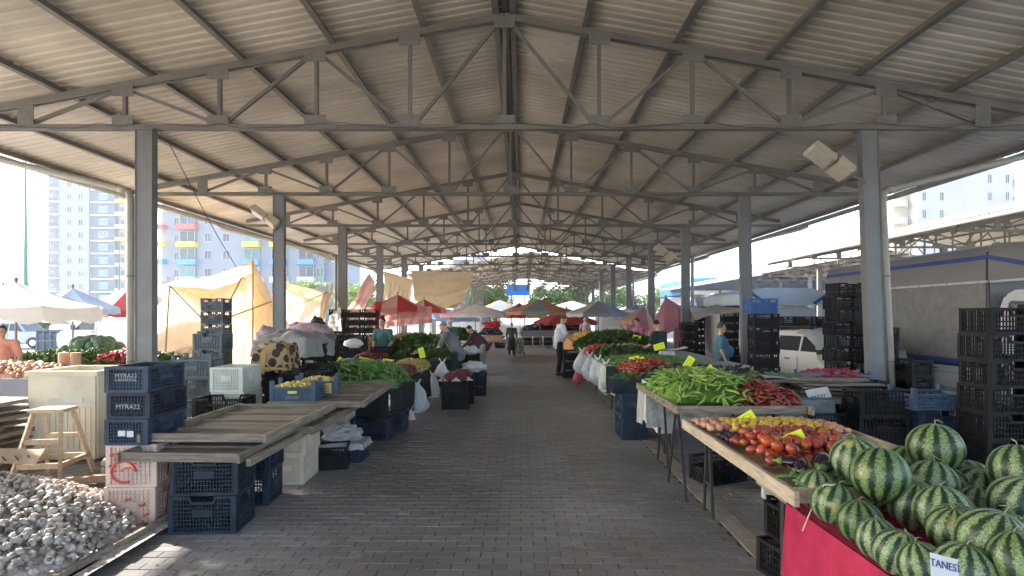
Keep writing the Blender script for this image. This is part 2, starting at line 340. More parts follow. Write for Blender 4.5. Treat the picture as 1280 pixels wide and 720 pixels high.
def hall(name, label, cx, y0, y1, truss_y, col_y=None, detail=True, leanfirst=False, m_truss=None, yoff=0):
    H = thing(name, label, 'market hall', (cx, y0, 0))
    Ln = y1-y0
    for k in range(int(round(Ln))):
        for s, me in ((1, SH), (-1, SHm)):
            o = link('roof_sheet', me, H, (0, k, 6.89+.175+(.004 if k % 2 else 0))); 
    for u in (.17, 1.4, 2.95, 4.5, 6.05, 7.6, 9.1, 10.35):
        for s in (-1, 1):
            mb = MB(); mb.box((s*u, Ln/2, zt(u)+.115), (.065, Ln, .10)); mb.box((s*(u-.025), Ln/2, zt(u)+.06), (.10, Ln, .006))
            mb.build('purlin', steel, H)
    MB().box((0, Ln/2, 6.89+.20), (.34, Ln, .02)).box((0, Ln/2, 6.89+.14), (.12, Ln, .08)).build('ridge_beam', steel, H)
    for s in (-1, 1):
        gx = s*10.66; zz = zt(10.6)+.10; g = MB()
        g.grid(1, 6, lambda a, b: (gx+.085*cos(pi+pi*b), a*Ln, zz+.02+.10*sin(pi+pi*b)))
        g.box((gx-.088, Ln/2, zz+.03), (.006, Ln, .03)); g.box((gx+.088, Ln/2, zz+.03), (.006, Ln, .03)); g.build('gutter', pipe_m, H)
    for i, ty in enumerate(truss_y):
        T = link('roof_truss', ch_me, H, (0, ty-y0, 0))
        for w_ in webs: link(w_.name.split('.')[0], w_, T)
        if detail:
            for g_, p in gus: link('gusset_plate', g_, T, p)
        for s, X in ((-1, LX), (1, RX)):
            if col_y is not None and i not in col_y: continue
            top = (X, ty-y0, 4.955); base = (X, ty-y0, 0)
            if leanfirst and s == 1 and i in (1, 2): base = (X+(.17 if i == 1 else .1), ty-y0, 0)
            c = MB(); b_, t_ = Vector(base), Vector(top)
            for dx in (-.14, .14): c.bar(b_+Vector((dx, 0, 0)), t_+Vector((dx, 0, 0)), .012, .16, (0, 1, 0)) if False else c.prism([(b_.x+dx-.006, 0), (b_.x+dx+.006, 0), (t_.x+dx+.006, 4.955), (t_.x+dx-.006, 4.955)], ty-y0-.075, ty-y0+.075)
            c.prism([(b_.x-.137, 0), (b_.x+.137, 0), (t_.x+.137, 4.955), (t_.x-.137, 4.955)], ty-y0-.06, ty-y0+.06)
            c.box((b_.x, ty-y0, .012), (.36, .3, .024)); c.box((t_.x, ty-y0, 4.95), (.4, .24, .02))
            co = c.build('column', col_m, H)
            if i % 2 == 1 and leanfirst:
                px_ = b_.x+s*.235; tx_ = t_.x+s*.235; p = MB()
                yb = ty-y0-.05
                p.tube([(s*10.6, yb, zt(10.6)-.02), (s*10.35, yb, zt(10.6)-.12), (tx_+s*.12, yb, 3.93), (tx_+s*.02, yb, 3.86), (tx_, yb, 3.72), (px_+(tx_-px_)*.4, yb, 1.6), (px_, yb, .1)], .058, 12)
                p.tube([(tx_+s*.2, yb, 3.95), (tx_+s*.06, yb, 3.90)], .066, 12)
                q = p.build('downpipe', pipe_m, co, smooth=True)
                for z in (2.45, 1.0): MB().tube([(px_+(tx_-px_)*z/3.8, yb, z-.015), (px_+(tx_-px_)*z/3.8, yb, z+.015)], .064, 12).build('pipe_bracket', steel, co)
    return H
D1, DS = 9.6, 5.3
TY = [D1-DS]+[D1+DS*k for k in range(7)]
H1 = hall('market_hall', 'long open market hall with corrugated gable roof over the aisle of stalls', C0, -6, 43, TY, leanfirst=True)
H2 = hall('market_hall', 'paler open market hall seen beyond the far end of the aisle', .9, 47, 80, [49.8, 55.1, 60.4, 65.7, 71, 76.3])
H3 = hall('market_hall', 'open hall at right behind the canvas truck, its white roof edge in sun', 26.3, 10, 38.5, [11.1, 16.2, 21.4, 26.7, 32, 37.8])
H4 = hall('market_hall', 'farthest open hall at right, beyond the pale blue truck canopy', 30.4, 46, 79, [47, 52.3, 57.6, 62.9, 68.2, 73.5, 78])
edge = MB()
for H_, L_ in ((H3, 28.5), (H4, 33)):
    MB().box((-10.63, L_/2, zt(10.6)+.30), (.10, L_, .16)).build('edge_flashing', mat('white_flashing', (.82, .82, .8), .4, .05, 2, 0), H_)

# fixed floodlights under the roof
lamp_b = mat('beige_lamp_housing', (.50, .44, .34), .55, .15, 5, .05)
def flood(pt, yaw, label, cx, lens=True):
    L = thing('floodlight', label, 'floodlight', pt, 0)
    rot = Euler((radians(-28), radians(36*yaw), 0)).to_matrix(); m = MB()
    m.prism([(-.24, -.06), (-.20, .07), (.2, .07), (.24, -.05), (.19, -.10), (-.19, -.10)], -.13, .13); m.T = None
    m.v = [tuple(rot @ Vector(v)) for v in m.v]; m.build('lamp_housing', lamp_b, L)
    g = MB(); g.prism([(.26, -.09), (.28, .10), (.58, .09), (.60, -.02), (.54, -.11)], -.15, .15); g.v = [tuple(rot @ Vector(v)) for v in g.v]; g.build('ballast_box', lamp_b, L)
    gp = MB(); gp.box((0, -.0, -.104), (.34, .22, .006)); gp.v = [tuple(rot @ Vector(v)) for v in gp.v]; gp.build('lamp_glass', mat('lamp_glass', (.5, .46, .4), .2, .1, 5, 0), L)
    a = MB(); e = rot @ Vector((.58, 0, 0)); a.tube([e, Vector((cx-pt[0], e.y, e.z-.12*1))], .025); a.build('mounting_arm', steel, L)
    return L
p1 = at(1026, 193, 9.5); flood(p1, 1, 'two-piece beige floodlight on the right front column under the roof', 5.85)
p2 = at(325, 266, 14.8); L2 = flood(p2, 1, 'grey floodlight on an arm at the second left column', -6.5)
p3 = at(826, 312, 20.1); flood(p3, 1, 'small distant floodlight beside the third right column', 5.75)
for k_, (ty, zz) in enumerate(((9.6, 5.09), (14.9, 5.09))):
    wv = MB(); wv.tube([(C0-9+18*i/60, ty-.10, zz-.03-.10*abs(sin(i*.31+k_))*(1 if i % 7 else .2)) for i in range(61)], .004, 5); tag(wv.build('electric_cable', blackp), 'loose dark cable sagging along the bottom chord of the '+('nearest' if k_ == 0 else 'second')+' roof truss', 'cable')
cab = MB(); A, B = at(212, 180, 9.9), at(306, 350, 15.5)
cab.tube([A.lerp(B, t)+Vector((0, 0, -.12*sin(pi*t))) for t in [i/8 for i in range(9)]], .008, 5)
tag(cab.build('hanging_cable', blackp), 'thin dark cable running from the roof truss down to the cream tent', 'cable')

# ------------------------------------------------------------------ far background
hz = mat('hill_green', (.10, .15, .12), 1, .3, .002, 0)
m = MB(); vs = []
N = 90
for j in range(3):
    for i in range(N+1):
        a = -1.15+2.3*i/N; d = 760+j*90; h = (34+62*max(0, mnoise.noise(Vector((a*5.1, 2.2, 0)))+.35))*(.6, 1.0, .5)[j]*max(0, min(1, (-.35-a)*5))
        vs.append((sin(a)*d, cos(a)*d, h if i not in (0, N) else 0))
base = [(sin(-1.15+2.3*i/N)*740, cos(-1.15+2.3*i/N)*740, -1) for i in range(N+1)]
m.add(base+vs, [(j*(N+1)+i, j*(N+1)+i+1, (j+1)*(N+1)+i+1, (j+1)*(N+1)+i) for j in range(3) for i in range(N)])
m.build('hill', hz, smooth=True)['kind'] = 'structure'

wallw = mat('pale_render', (.25, .285, .34), .9, .05, .3, 0); wallg = mat('bluegrey_render', (.12, .16, .22), .9, .05, .3, 0); wallc = mat('cream_and_sunlit_render', (.46, .43, .36), .9, .05, .3, 0)
win_f = mat('window_frame', (.42, .44, .46), .6, .05, 3, 0); win_g = mat('window_glass', (.05, .08, .11), .12, .3, .8, 0, rnd=.5, spec=.7); win_t = mat('curtained_glass', (.12, .27, .28), .2, .2, 1, 0, rnd=.3)
par = {'w': mat('white_parapet', (.58, .6, .62), .8, .04, 1, 0), 'r': mat('red_parapet', (.62, .16, .15), .8, .04, 1, 0), 'y': mat('yellow_parapet', (.75, .60, .12), .8, .04, 1, 0), 'b': mat('blue_parapet', (.12, .32, .62), .8, .04, 1, 0)}
def window_me(w_, h_, gl):
    f = MB()
    for s in (-1, 1): f.box((s*w_/2, -.04, 0), (.08, .1, h_+.08)); f.box((0, -.04, s*h_/2), (w_-.08, .1, .08))
    f.box((0, -.035, 0), (.07, .08, h_-.08))
    return f.mesh('window', win_f), MB().box((0, -.005, 0), (w_-.06, .03, h_-.06)).mesh('pane', gl)
WA = window_me(1.15, 1.45, win_g); WB = window_me(2.1, 1.5, win_t); WN = window_me(.7, 1.5, win_g); WW = window_me(2.6, 1.9, win_g); WC = window_me(2.6, 1.9, win_t)
def put_win(B_, W, x, y, z):
    a = link('window', W[0], B_, (x, y, z)); link('pane', W[1], a)
# tower A
Y = 140; k = Y/F
def X(px, Y_): return (px-VX)*Y_/F
A_ = thing('apartment_tower', 'pale blue-grey apartment tower left of the front left column', 'apartment tower', (X(96, 140), 140, 0))
ox = X(96, 140)
def wx(px): return X(px, 140)-ox
TOPA = EYE+175*k
def block(x0, x1, y0, y1, z1, m_, B_): return MB().box(((x0+x1)/2, (y0+y1)/2, z1/2), (x1-x0, y1-y0, z1)).build('wall', m_, B_)
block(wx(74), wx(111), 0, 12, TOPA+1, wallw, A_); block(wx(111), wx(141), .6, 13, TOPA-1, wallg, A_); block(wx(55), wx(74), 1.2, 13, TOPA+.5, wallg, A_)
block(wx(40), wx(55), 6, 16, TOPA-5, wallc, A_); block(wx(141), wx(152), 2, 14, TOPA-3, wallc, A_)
for fl in range(12):
    z = TOPA-2.4-fl*3.2
    for px in (87, 101): put_win(A_, WA, wx(px), 0, z)
    put_win(A_, WB, wx(127), .6, z+.2); put_win(A_, WN, wx(60), 1.2, z)
    MB().box((wx(127), .35, z-1.35), (wx(141)-wx(113), .7, .3)).build('balcony_slab', par['w'], A_)
    b = MB().box((wx(69.5), -.1, z-1.2), (2.3, 1.6, .22)).build('balcony_slab', par['w'], A_)
    MB().box((wx(69.5), -.85, z-.7), (2.2, .06, .8)).build('balcony_rail', win_g, b)
    put_win(A_, WN, wx(70.5), -.02+1.2-.02, z)
    b = MB().box((wx(146.5), 1.3, z-.9), (2.1, 1.6, .9)).build('balcony', par['y' if fl in (1, 4) else 'w'], A_); put_win(A_, WN, wx(146.5), 1.98, z+.3)
    b = MB().box((wx(44), 5.4, z-.9), (1.6, 1.4, .8)).build('balcony', wallc, A_); put_win(A_, WN, wx(50), 6, z)
# tower B
YB = 99; ob = X(250, YB)
B2 = thing('apartment_tower', 'white apartment block with red, yellow and blue balconies behind the cream tent', 'apartment tower', (ob, YB, 0))
def bx_(px): return X(px, YB)-ob
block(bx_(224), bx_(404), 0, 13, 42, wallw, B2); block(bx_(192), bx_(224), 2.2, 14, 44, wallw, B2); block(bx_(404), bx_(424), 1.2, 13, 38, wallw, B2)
for fl in range(14):
    z = 40.2-fl*3.1; cc = 'rybw'[(fl+1) % 4]; c2 = 'wryb'[(fl+2) % 4]
    for px, c_, W in ((236, cc, WC if fl % 4 == 2 else WW), (316, c2, WC), (350, cc, WW), (384, c2, WW)):
        b = MB().box((bx_(px), -.55, z-1.3), (3.3 if px < 300 else 2.9, 1.1, .95)).build('balcony', par[c_], B2); put_win(B2, W, bx_(px), -.35, z+.15)
    for px in (260, 283, 400): put_win(B2, WA, bx_(px), 0, z)
    put_win(B2, WN, bx_(211), 2.2, z); MB().box((bx_(195), 1.5, z-1), (1.2, 1.4, .8)).build('balcony', par[cc], B2)
# tower C, right
YC = 100; oc = X(1200, YC)
C3 = thing('apartment_tower', 'tall white apartment tower above the roof edge at far right', 'apartment tower', (oc, YC, 0))
def cx_(px): return X(px, YC)-oc
block(cx_(1147), cx_(1266), 0, 16, EYE+190/7, mat('offwhite_render', (.40, .40, .385), .9, .05, .3, 0), C3); block(cx_(1128), cx_(1147), 2.5, 15, EYE+180/7, wallc, C3); block(cx_(1266), cx_(1274), 1, 14, EYE+184/7, MATS['offwhite_render'], C3)  # left wing and its balconies: warm cream paints in the sunlight on that side
for fl in range(9):
    z = 26.0-fl*3.15
    for px in (1155, 1177, 1237, 1259): put_win(C3, WN if px > 1200 else WN, cx_(px), 0, z)
    b = MB().box((cx_(1131), 1.9, z-.9), (1.8, 1.6, 1.1)).build('balcony', wallc, C3); MB().box((cx_(1140), 2.2, z-.9), (.9, 1.0, 1.3)).build('balcony', wallc, C3)
    MB().box((cx_(1273), .4, z-.6), (1.2, 1.4, 1.1)).build('balcony', par['w'], C3)
# low pink and other blocks behind the parasols
def lowblock(label, px0, px1, pt, Y_, m_, win=3):
    x0, x1 = X(px0, Y_), X(px1, Y_); z = EYE+(VY-pt)*Y_/F
    L = thing('low_building', label, 'building', ((x0+x1)/2, Y_, 0)); block(-(x1-x0)/2, (x1-x0)/2, 0, 12, z, m_, L)
    MB().box((0, 6, z+.15), (x1-x0+.8, 12.8, .3)).build('roof', wallc, L)
    n = max(2, int((x1-x0)/3.2))
    for i in range(n):
        for f_ in range(int(z//3.1)): put_win(L, WA, -(x1-x0)/2+(i+.5)*(x1-x0)/n, 0, 1.7+f_*3.1)
    return L
lowblock('low pink building at the foot of the towers, far left', 8, 40, 344, 230, mat('pink_render', (.62, .38, .36), .9, .05, .3, 0))
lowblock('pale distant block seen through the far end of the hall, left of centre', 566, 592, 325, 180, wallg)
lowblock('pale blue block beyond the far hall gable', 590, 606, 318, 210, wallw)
# blue-roofed shed at right
bs = thing('blue_roofed_shed', 'long shed with a bright blue roof band right of the third column', 'shed', (X(940, 70), 70, 0)); t_ = MB()
x0, x1 = X(862, 70)-X(940, 70), X(1060, 70)-X(940, 70)
blr = mat('blue_roof', (.05, .25, .62), .5, .08, 2, 0)
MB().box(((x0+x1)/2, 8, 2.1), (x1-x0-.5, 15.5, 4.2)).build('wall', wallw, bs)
MB().prism([(x0, 4.4), (x1, 4.4), (x1, 5.2), (x0+9, 6.6), (x0, 6.3)], -.5, 15).build('fascia', blr, bs)
MB().box(((x0+x1)/2, -.7, 4.5), (x1-x0+.4, .3, .5)).build('eave', mat('white_flashing', (0, 0, 0)), bs)
for i in range(9): MB().box((x0+2+i*2.1, .2, 2.2), (1.6, .12, 2.4)).build('shed_door', wallg, bs)
bb = thing('billboard', 'plain bright blue billboard on posts beyond the hall', 'billboard', tuple(X_ if False else X_ for X_ in (X(648, 84), 84, 0)))
s_ = 84/F
MB().box((0, 0, EYE+30*s_), (29*s_, .25, 13*s_)).build('panel', mat('billboard_blue', (.02, .22, .72), .6, .05, 1, 0), bb)
for dx in (-1, .9): MB().tube([(dx, .1, 0), (dx, .1, EYE+36*s_)], .09).build('post', steel, bb)
# street lamp masts
def mast(px, Y_, ptop, label, arm=0):
    x = X(px, Y_); z = EYE+(VY-ptop)*Y_/F; t = thing('street_lamp', label, 'street lamp', (x, Y_, 0))
    MB().tube([(0, 0, 0), (0, 0, z*.5), (0, 0, z)], [.13, .09, .05]).build('pole', mat('mast_green', (.10, .22, .18), .6, .1, 3, 0), t)
    MB().box((0, 0, .05), (.4, .4, .1)).build('base_plate', steel, t)
    if arm: MB().tube([(0, 0, z-.05), (arm*.5, 0, z+.25), (arm, 0, z+.3)], .04).build('arm', steel, t); MB().ell((arm*1.15, 0, z+.28), (.35, .12, .07)).build('lamp_head', lamp_b, t)
mast(32, 34, 195, 'very tall thin mast in front of the white sky at far left')
mast(149, 60, 300, 'curved street lamp left of the front left column', -1.6); mast(401, 62, 330, 'orange-brown street lamp post beyond the cream tent', 1.3)
# trees
def tree(px, Y_, ptop, wpx, label, seed, n=2600, dens=1, vis_base=None):
    rr = random.Random(seed); s = Y_/F; x = X(px, Y_); h = EYE+(VY-ptop)*s; rad = wpx*s/2
    t = thing('broadleaf_tree', label, 'tree', (x, Y_, 0), 0, 'trees beyond the market halls')
    tr = MB(); tr.tube([(0, 0, 0), (.06*h*rr.uniform(-1, 1), 0, h*.3), (0, 0, h*.62)], [.035*h, .026*h, .01*h], 8)
    cl = []
    for i in range(16):
        a = rr.random()*6.28; q = sqrt(rr.random())*.72; z = h*(.42+.42*rr.random()); cl.append((Vector((cos(a)*q*rad, sin(a)*q*rad, z)), rad*rr.uniform(.28, .48)))
        if i < 7: tr.tube([(0, 0, h*(.28+.04*i)), cl[-1][0]*.55+Vector((0, 0, h*.2)), cl[-1][0]], [.014*h, .008*h, .003*h], 5)
    cl.append((Vector((0, 0, h-rad*.35)), rad*.38)); tr.build('trunk', bark, t)
    cr = MB(); vs = []; fs = []
    for i in range(n):
        c, r_ = cl[rr.randrange(len(cl))]; d = Vector((rr.gauss(0, 1), rr.gauss(0, 1), rr.gauss(0, 1))).normalized()*r_*rr.uniform(.55, 1.08); p = c+Vector((d.x, d.y, d.z*.75))
        u_ = Vector((rr.gauss(0, 1), rr.gauss(0, 1), rr.gauss(0, 1))).normalized(); v_ = u_.orthogonal().normalized(); L = rad*rr.uniform(.035, .075); k_ = len(vs)
        vs += [p+u_*L, p+v_*L*.6, p-u_*L, p-v_*L*.6]; fs.append((k_, k_+1, k_+2, k_+3))
    cr.add(vs, fs); cr.build('crown', leaf_t, t)
tl = [(378, 66, 347, 44), (402, 72, 351, 40), (440, 60, 352, 44), (462, 66, 345, 40), (484, 75, 350, 40), (598, 88, 352, 36), (622, 92, 346, 42), (612, 86, 358, 30), (676, 90, 356, 34), (705, 90, 352, 44), (730, 86, 350, 42), (762, 88, 350, 40), (790, 92, 354, 38), (820, 95, 356, 36), (858, 88, 362, 34), (92, 80, 385, 34), (120, 84, 378, 44), (72, 76, 383, 30), (20, 100, 380, 40)]
desc = ['left of the second left column', 'just right of the second left column', 'behind the pink leaning tarp', 'right of the pink tarp', 'behind the hanging cream tarp', 'at the far end, left of the aisle', 'tall one left of the billboard', 'small one just left of the billboard', 'right of the blue billboard', 'second to the right of the billboard', 'third to the right of the billboard', 'left of the far white posts', 'behind the fourth right column', 'behind the far right columns', 'beside the blue-roofed shed', 'over the grey car at left', 'behind the white van at left', 'small one behind the parasols at left', 'farthest left, behind the grey car']
for i, (a, b_, c_, d_) in enumerate(tl): tree(a, b_, c_, d_*1.25, 'leafy green tree beyond the market, '+desc[i], 50+i)
# ================================================================== CRATES
def crate_me(name, w, d, h, m_, nv=(12, 8), nh=4, bt=.009, post=0, flare=0, plate=True, handle=True, solid=0, cut=0):
    c = MB(); t = .012
    for s in (-1, 1):           # rims and feet
        c.box((0, s*(d/2-.009), .012), (w-.02, .018, .024)); c.box((s*(w/2-.009), 0, .012), (.018, d-.04, .024))
        if not cut: c.box((0, s*(d/2-.011), h-.012), (w, .022, .024))
        else:
            for q in (-1, 1): c.box((q*(w/2-w*.16), s*(d/2-.011), h-.012), (w*.32, .022, .024))
            c.box((0, s*(d/2-.011), h-.012-cut), (w*.32, .018, .022))
            for q in (-1, 1): c.bar((q*w*.2, s*(d/2-.011), h-.012), (q*w*.155, s*(d/2-.011), h-.012-cut), .018, .022, (0, 1, 0))
        c.box((s*(w/2-.011), 0, h-.013), (.022, d-.045, .024))
    for sx in (-1, 1):
        for sy in (-1, 1):
            H_ = h+post; c.box((sx*(w/2-.021), sy*(d/2-.004), H_/2+.001), (.040, .010, H_-.004)); c.box((sx*(w/2-.004), sy*(d/2-.024), H_/2+.001), (.010, .034, H_-.004))
            if post: c.box((sx*(w/2-.024), sy*(d/2-.026), h+post/2), (.04, .034, post))
    for s in (-1, 1):
        for i in range(1, nv[0]):
            x = -w/2+w*i/nv[0]; top = h-.02-(cut if abs(x) < w*.2 else 0)
            c.box((x, s*(d/2-.010), top/2+.004), (bt, .010, top-.02))
        for j in range(1, nh+1): c.box((0, s*(d/2-.007), .02+(h-.05-cut*.0)*j/(nh+1)), (w-.07, .008, bt))
        for i in range(1, nv[1]):
            y = -d/2+d*i/nv[1]; lo = .02; hi = h-.02
            if handle and abs(y) < d*.17: hi = h-.085
            c.box((s*(w/2-.010), y, (lo+hi)/2), (.010, bt, hi-lo))
        for j in range(1, nh+1):
            z = .02+(h-.05)*j/(nh+1)
            if handle and z > h-.09:
                for q in (-1, 1): c.box((s*(w/2-.007), q*d*.32, z), (.008, d*.28, bt))
            else: c.box((s*(w/2-.007), 0, z), (.008, d-.07, bt))
        if plate: c.box((s*(w/2-.003), 0, h*.52), (.006, d*.34, h*.22)); c.box((0, s*(d/2-.003), h*.55), (w*.3, .006, h*.2))
        if solid:
            c.box((0, s*(d/2-.018), h*solid/2+.01), (w-.06, .004, h*solid)); c.box((s*(w/2-.018), 0, h*solid/2+.01), (.004, d-.06, h*solid))
    c.box((0, 0, .028), (w-.03, d-.03, .006))
    for i in range(1, 6): c.box((-w/2+w*i/6, 0, .034), (.012, d-.05, .008))
    return c.mesh(name, m_)
CR = {
 'navy': crate_me('lattice_crate', .54, .38, .31, navy, (22, 14), 7, .007, handle=True, solid=.0, cut=.045),
 'navyb': crate_me('lattice_crate', .36, .52, .215, navy, (14, 18), 5, .007, solid=.95, cut=0),
 'black': crate_me('lattice_crate', .5, .34, .26, blackp, (14, 9), 4, .010, solid=.55),
 'blackt': crate_me('lattice_crate', .56, .38, .235, blackp, (20, 14), 3, .007, cut=.06, plate=False, handle=False),
 'slate': crate_me('stacking_crate', .44, .34, .25, slate, (12, 8), 3, .012, post=0, solid=.62, cut=.05),
 'slatep': crate_me('stacking_crate', .52, .34, .24, slate, (14, 8), 4, .010, post=.06, solid=.5),
 'cream': crate_me('lattice_crate', .34, .5, .31, creamp, (17, 22), 5, .007, solid=.97),
 'white': crate_me('lattice_crate', .40, .52, .30, whitep, (17, 22), 6, .006, solid=.97),
 'pink': crate_me('lattice_crate', .42, .38, .355, pinkp, (12, 11), 8, .006, solid=.98),
 'bluep': crate_me('fruit_crate', .50, .36, .17, blueg, (14, 12), 4, .008, post=.075, solid=.95, cut=.0),
 'blue': crate_me('lattice_crate', .55, .38, .30, blueb, (14, 9), 4, .012, solid=.7),
 'bluegr': crate_me('fruit_crate', .56, .38, .155, blueg, (8, 6), 3, .018, post=.06, solid=0, plate=True),
 'navysm': crate_me('lattice_crate', .38, .50, .33, navy, (14, 16), 6, .008, solid=.9),
}
HGT = {'navy': .31, 'navyb': .215, 'black': .26, 'blackt': .235, 'slate': .25, 'slatep': .24, 'cream': .31, 'white': .30, 'pink': .355, 'bluep': .17, 'blue': .30, 'bluegr': .155, 'navysm': .33}
NAME = {'navy': 'navy lattice crate', 'navyb': 'solid navy crate', 'black': 'black crate', 'blackt': 'open black crate', 'slate': 'slate crate', 'slatep': 'tall-posted slate crate', 'cream': 'cream crate', 'white': 'white crate', 'pink': 'pinkish crate', 'bluep': 'blue fruit crate', 'blue': 'blue crate', 'bluegr': 'slatted grey-blue crate', 'navysm': 'navy crate'}
def crate(kind, x, y, z, rz, label, group=None):
    o = link(CR[kind].name, CR[kind], None, (x, y, z), rz); tag(o, label, 'crate', group); return o
def stack(kind, n, x, y, rz, where, z=0, jit=.012, group=None, nest=0, adj=''):
    out = []
    for i in range(n):
        lab = f"{adj+' ' if adj else ''}{NAME[kind]}, " + (f"{pos_word(i, n)}, " if n > 1 else '') + where
        if len(lab.split()) > 16: print('LONG', lab)
        out.append(crate(kind, x+R.uniform(-jit, jit), y+R.uniform(-jit, jit), z+i*(HGT[kind]-nest+.002), rz+R.uniform(-jit, jit)*1.5, lab, group or 'plastic crates stacked round the stalls'))
    return out
# ---- left foreground
s1 = stack('navy', 2, -2.62, 4.78, .06, 'carrying the near end of the plank trays')
s2 = stack('navy', 2, -2.66, 5.44, .05, 'behind the front navy stack under the trays', adj='darker')
s3 = stack('cream', 2, -2.47, 6.16, .05, 'under the middle of the plank trays')
s4 = stack('cream', 2, -2.61, 8.05, .03, 'under the far plank tray, next to the green pepper stall')
stack('black', 1, -2.28, 6.62, .2, 'standing upright beside the bagged crate')
stack('navyb', 1, -2.2, 6.95, 1.55, 'low one on the paving under the plastic bag', z=0, adj='flat')
stack('navy', 1, -2.15, 8.1, .05, 'under the pepper stall near its front corner'); stack('navy', 1, -2.05, 8.75, .05, 'tucked beneath the black cloth of the pepper stall')
s5 = stack('pink', 2, -3.27, 4.87, .03, 'with red scrawl behind the garlic heap')
s6 = stack('navyb', 3, -3.27, 4.90, .02, 'on top of the pinkish crates left of the trays', z=.716)
for i, o in enumerate(s6):
    if i == 1: text('crate_lettering', 'MYRA22', .055, white_txt, o, (0, -.262, .10), (radians(90), 0, 0))
    if i == 2: text('crate_lettering', 'MYRA22', .05, white_txt, o, (0, -.262, .14), (radians(90), 0, 0)); text('crate_lettering', 'CANAKKAL', .035, white_txt, o, (0, -.262, .105), (radians(90), 0, 0))
lb = MB(); lb.box((-.035, -.2625, .10), (.06, .002, .045)).box((.035, -.2625, .095), (.055, .002, .05)); lb.build('torn_sticker', paper, s6[0])
redspray = mat('red_spray_paint', (.62, .07, .06), .7, .3, 20, 0)
for i, o in enumerate(s5):
    m = MB(); yy = -.197
    for k_ in range(9 if i else 7):
        a = (R.uniform(-.17, .15), yy, R.uniform(.05, .3)); b_ = (a[0]+R.uniform(-.06, .09), yy, a[2]+R.uniform(-.07, .09)*(1 if k_ % 2 else .2)); m.bar(a, b_, .003, R.uniform(.012, .022), (0, 0, 1))
    if i: m.bar((-.17, yy, .27), (.18, yy, .25), .003, .025); m.tube([(-.06+.1*cos(t), yy, .13+.09*sin(t)) for t in [q*.4 for q in range(14)]], .009, 5)
    m.bar((.213, -.05, .06), (.213, .0, .33), .003, .02); m.bar((.213, .05, .04), (.213, .09, .30), .003, .02)
    m.build('red_scrawl', redspray, o)
# a collapsed-behind purple crate column near the garlic
stack('black', 2, -2.98, 5.3, .1, 'hidden between the pinkish crates and the trays')
# stair of slate stacks
stack('slatep', 5, -4.33, 7.5, .04, 'nearest column of the left crate stair', z=.16-.16)
stack('slate', 6, -4.72, 8.6, .03, 'second column of the left crate stair')
stack('slate', 6, -5.42, 9.9, .02, 'third column of the left crate stair', z=.0, adj='open')
stack('slate', 8, -5.98, 11.0, .0, 'tallest column of the left crate stair', z=.1, adj='dark')
stack('slate', 3, -5.55, 11.25, .0, 'low column right of the tallest crate stack')
w_ = stack('white', 4, -3.62, 7.15, .02, 'behind the far rim of the plank trays', z=-.06+.0)
for o in w_: o.location.z += .0
lem = stack('blackt', 3, -3.50, 6.62, .03, 'with yellow lemons, left behind the trays', z=.12)
stack('black', 4, -3.35, 8.0, .05, 'under the leopard print blanket'); stack('black', 4, -2.95, 7.6, .02, 'right of the white crates behind the trays', z=-.02)
stack('black', 4, -3.05, 8.55, .02, 'behind the leaning blue fruit crates'); stack('black', 5, -3.55, 9.6, .02, 'under the grey tarpaulin by the second column'); stack('black', 4, -4.2, 9.4, .1, 'left end of the row beneath the grey tarpaulin')
stack('black', 5, -3.85, 11.2, .1, 'under the dark bundle near the second column'); stack('black', 5, -3.9, 13.2, .0, 'with small fruit, left of the seated woman'); stack('black', 5, -4.5, 13.6, .0, 'second stack left of the seated woman')
stack('black', 4, -3.2, 13.0, .0, 'right beside the seated woman')
for i in range(3): stack('black', 6, -6.2+i*.55, 19.0, 0, ('leftmost', 'middle', 'rightmost')[i]+' of three on the shelf by the pink tarp', z=.4)
# crates with grapes by the aisle
stack('black', 2, -1.26, 10.75, .03, 'at the aisle corner, topped with paper and red grapes', z=0, adj='')
stack('black', 2, -1.2, 11.4, .03, 'just behind the grape topped stack'); stack('black', 2, -1.02, 12.5, 0, 'under the white bags on the aisle side', adj='lower')
stack('black', 3, -1.3, 14.4, 0, 'behind the bending man'); stack('black', 3, -1.5, 17.6, 0, 'at the aisle beside the bending woman'); stack('black', 3, -1.6, 19.4, 0, 'at the far left of the aisle'); 
# ---- right side
stack('blackt', 8, 4.36, 5.05, -.05, 'at far right behind the watermelons', z=0, nest=.005, jit=.018)
stack('blackt', 8, 4.98, 5.1, .03, 'cut by the right edge of the picture', z=0, nest=.0, jit=.018)
stack('black', 2, 4.1, 5.65, .0, 'below the bright blue crates behind the melons', adj='dark'); 
stack('navy', 1, 4.17, 5.65, .02, 'behind the topmost watermelon', z=.54, adj='dull'); stack('bluegr', 1, 4.12, 5.65, .02, 'on the blue crate beside the truck', z=.86)
stack('navy', 2, 4.72, 5.9, .02, 'behind the tall black crates at right')
stack('black', 4, 3.62, 5.75, .0, 'left of the blue crate behind the melons'); stack('black', 3, 3.2, 5.9, .1, 'at the foot of the right front column')
stack('blackt', 10, 5.93, 10.25, .05, 'tall stack just left of the right front column', jit=.03)
stack('black', 6, 6.42, 10.0, 1.57, 'right of the front column, stepping down'); stack('black', 4, 6.62, 9.45, 1.5, 'lowest step right of the front column'); stack('black', 3, 5.3, 8.6, 0, 'low dark stack at the column foot, behind the boards')
stack('black', 3, 4.3, 7.3, 0, 'behind the newspaper stall'); stack('black', 3, 5.0, 7.2, 0, 'in shade between stall and column')
stack('black', 8, 4.85, 11.2, 0, 'under the single bright blue crate', z=-.28+.0, adj='wide')[0].location.z = -.0
stack('blue', 1, 4.78, 11.2, .02, 'topmost, on the wide black stack by the white car', z=1.815)
stack('navysm', 2, 1.63, 8.25, .03, 'at the aisle corner, below the tomatoes', z=0, adj='tall')
